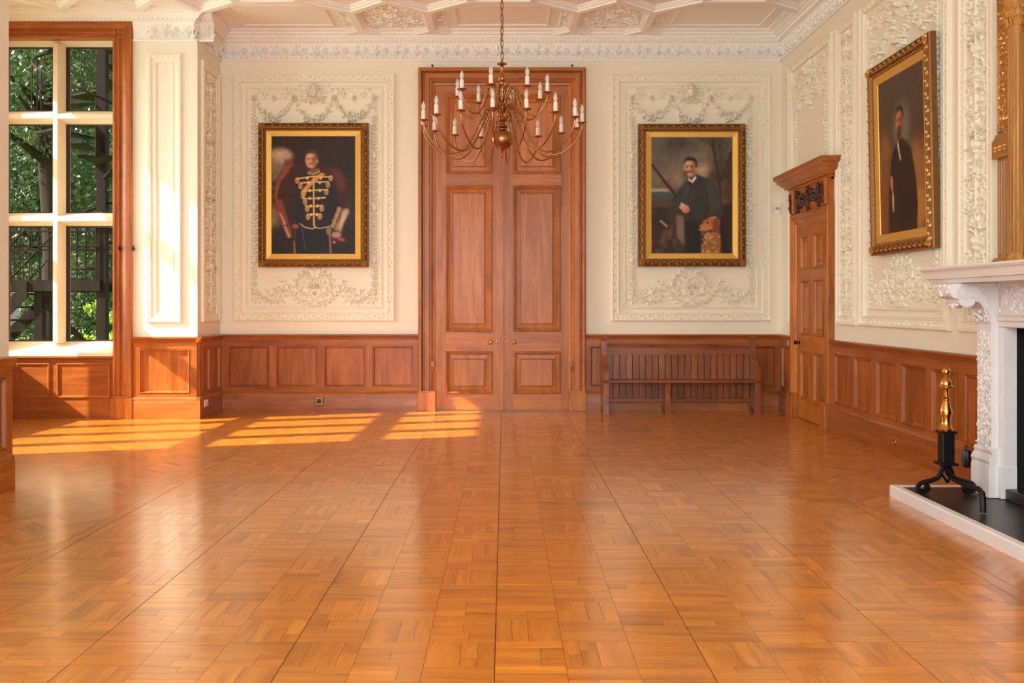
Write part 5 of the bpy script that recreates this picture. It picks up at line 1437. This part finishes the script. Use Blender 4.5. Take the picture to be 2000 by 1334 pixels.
tree('broad dark tree standing behind the fire stair', -13.0, 27.6, 13.5, 2.6, 2.0, 24000, 1, M_LEAFD, .17, G)
tree('tall dark tree with low boughs at the lawn edge', -21.5, 44.6, 17.0, 3.5, 1.2, 26000, 2, M_LEAFD, .21, G)
tree('dense dark tree with its crown above the stair post', -13.6, 34.5, 14.0, 2.6, 1.2, 24000, 3, M_LEAFD, .19, G)
tree('slender tree far across the lawn', -30.5, 70.0, 20.0, 3.4, 2.0, 20000, 4, M_LEAFD, .26, G)
tree('round tree at the back of the garden', -23.5, 57.0, 18.0, 3.3, 1.0, 20000, 5, M_LEAFD, .26, G)
tree('overhanging tree close to the window wall', -9.4, 20.2, 12.0, 1.9, 4.6, 14000, 6, M_LEAFD, .13, G)
tree('low dark bush on the lawn behind the stair', -10.6, 24.0, 3.2, 1.2, .3, 9000, 7, M_LEAFD, .12, None, 'bush', 0)
tree('sunlit yellow-green shrub under the landing beside the thick post', -7.6, 18.3, 2.2, .6, .15, 2400, 8, M_LEAFB, .13, None, 'bush', 0)
tree('bright leafy shrub climbing beside the window jamb', -6.75, 17.75, 3.2, .40, .15, 2400, 9, M_LEAFB, .13, None, 'bush', 0)

st = thing('fire_stair', 'brown steel spiral fire stair with landing outside the window', 'staircase', (0, 0, GZ))
PX, PY = -6.62, 16.15
zg = lambda z: z - GZ
MB().box(PX - .075, PX + .075, PY - .075, PY + .075, 0, zg(8.2)).build('main_post', M_STEEL, st)
MB().box(-7.72, -7.58, PY - .07, PY + .07, 0, zg(1.74)).build('landing_post', M_STEEL, st)
MB().box(-8.6, PX, PY - .12, PY - .05, zg(1.72), zg(1.86)).box(-8.6, PX, PY + .9, PY + .97, zg(1.72), zg(1.86)).build('landing_beam', M_STEEL, st)
MB().box(-8.6, PX, PY - .12, PY + .97, zg(1.86), zg(1.90)).build('landing_deck', M_STEEL, st)
for y in (PY - .10, PY + .94):
    MB().tube([(-8.6, y, zg(2.78)), (PX, y, zg(2.78))], .022, 6).build('handrail', M_STEEL, st)
    MB().tube([(-8.6, y, zg(2.46)), (PX, y, zg(2.46))], .016, 6).build('mid_rail', M_STEEL, st)
    for k in range(13): MB().tube([(-8.55 + k * .155, y, zg(1.88)), (-8.55 + k * .155, y, zg(2.78))], .010, 5).build('baluster', M_STEEL, st)
MB().tube([(-7.62, PY, zg(1.55)), (-6.70, PY + .3, zg(.55)), (-6.2, PY + .45, zg(-.05))], .045, 6).build('diagonal_brace', M_STEEL, st)
for y in (PY - .15, PY + .85):      # straight flight down to the left
    MB().prism_y([(-7.8, zg(1.88)), (-7.8, zg(1.62)), (-9.9, zg(-.55)), (-9.9, zg(-.2))], y, y + .04).build('stringer', M_STEEL, st)
    MB().tube([(-7.75, y, zg(2.80)), (-9.9, y, zg(.55))], .020, 6).tube([(-7.75, y, zg(2.45)), (-9.9, y, zg(.2))], .014, 6).build('stair_rail', M_STEEL, st)
for k in range(10):
    x = -7.9 - k * .205; z = 1.66 - k * .218
    MB().box(x - .13, x + .13, PY - .14, PY + .86, zg(z), zg(z + .03)).build('tread', M_STEEL, st)
ra = 1.05
for k in range(22):
    a0 = math.radians(150 - k * 26); a1 = a0 - math.radians(30); z = 2.1 + k * .21
    MB().prism_z([(PX + .06 * math.cos(a0), PY + .06 * math.sin(a0)), (PX + ra * math.cos(a0), PY + ra * math.sin(a0)), (PX + ra * math.cos(a1), PY + ra * math.sin(a1)), (PX + .06 * math.cos(a1), PY + .06 * math.sin(a1))], zg(z), zg(z + .035)).build('spiral_tread', M_STEEL, st)
    am = (a0 + a1) / 2
    MB().tube([(PX + ra * math.cos(am), PY + ra * math.sin(am), zg(z)), (PX + ra * math.cos(am), PY + ra * math.sin(am), zg(z + .95))], .010, 5).build('spiral_baluster', M_STEEL, st)
hp = [(PX + ra * math.cos(math.radians(135 - t * 13)), PY + ra * math.sin(math.radians(135 - t * 13)), zg(3.05 + t * .105)) for t in range(44)]
MB().tube(hp, .020, 6).build('spiral_handrail', M_STEEL, st)
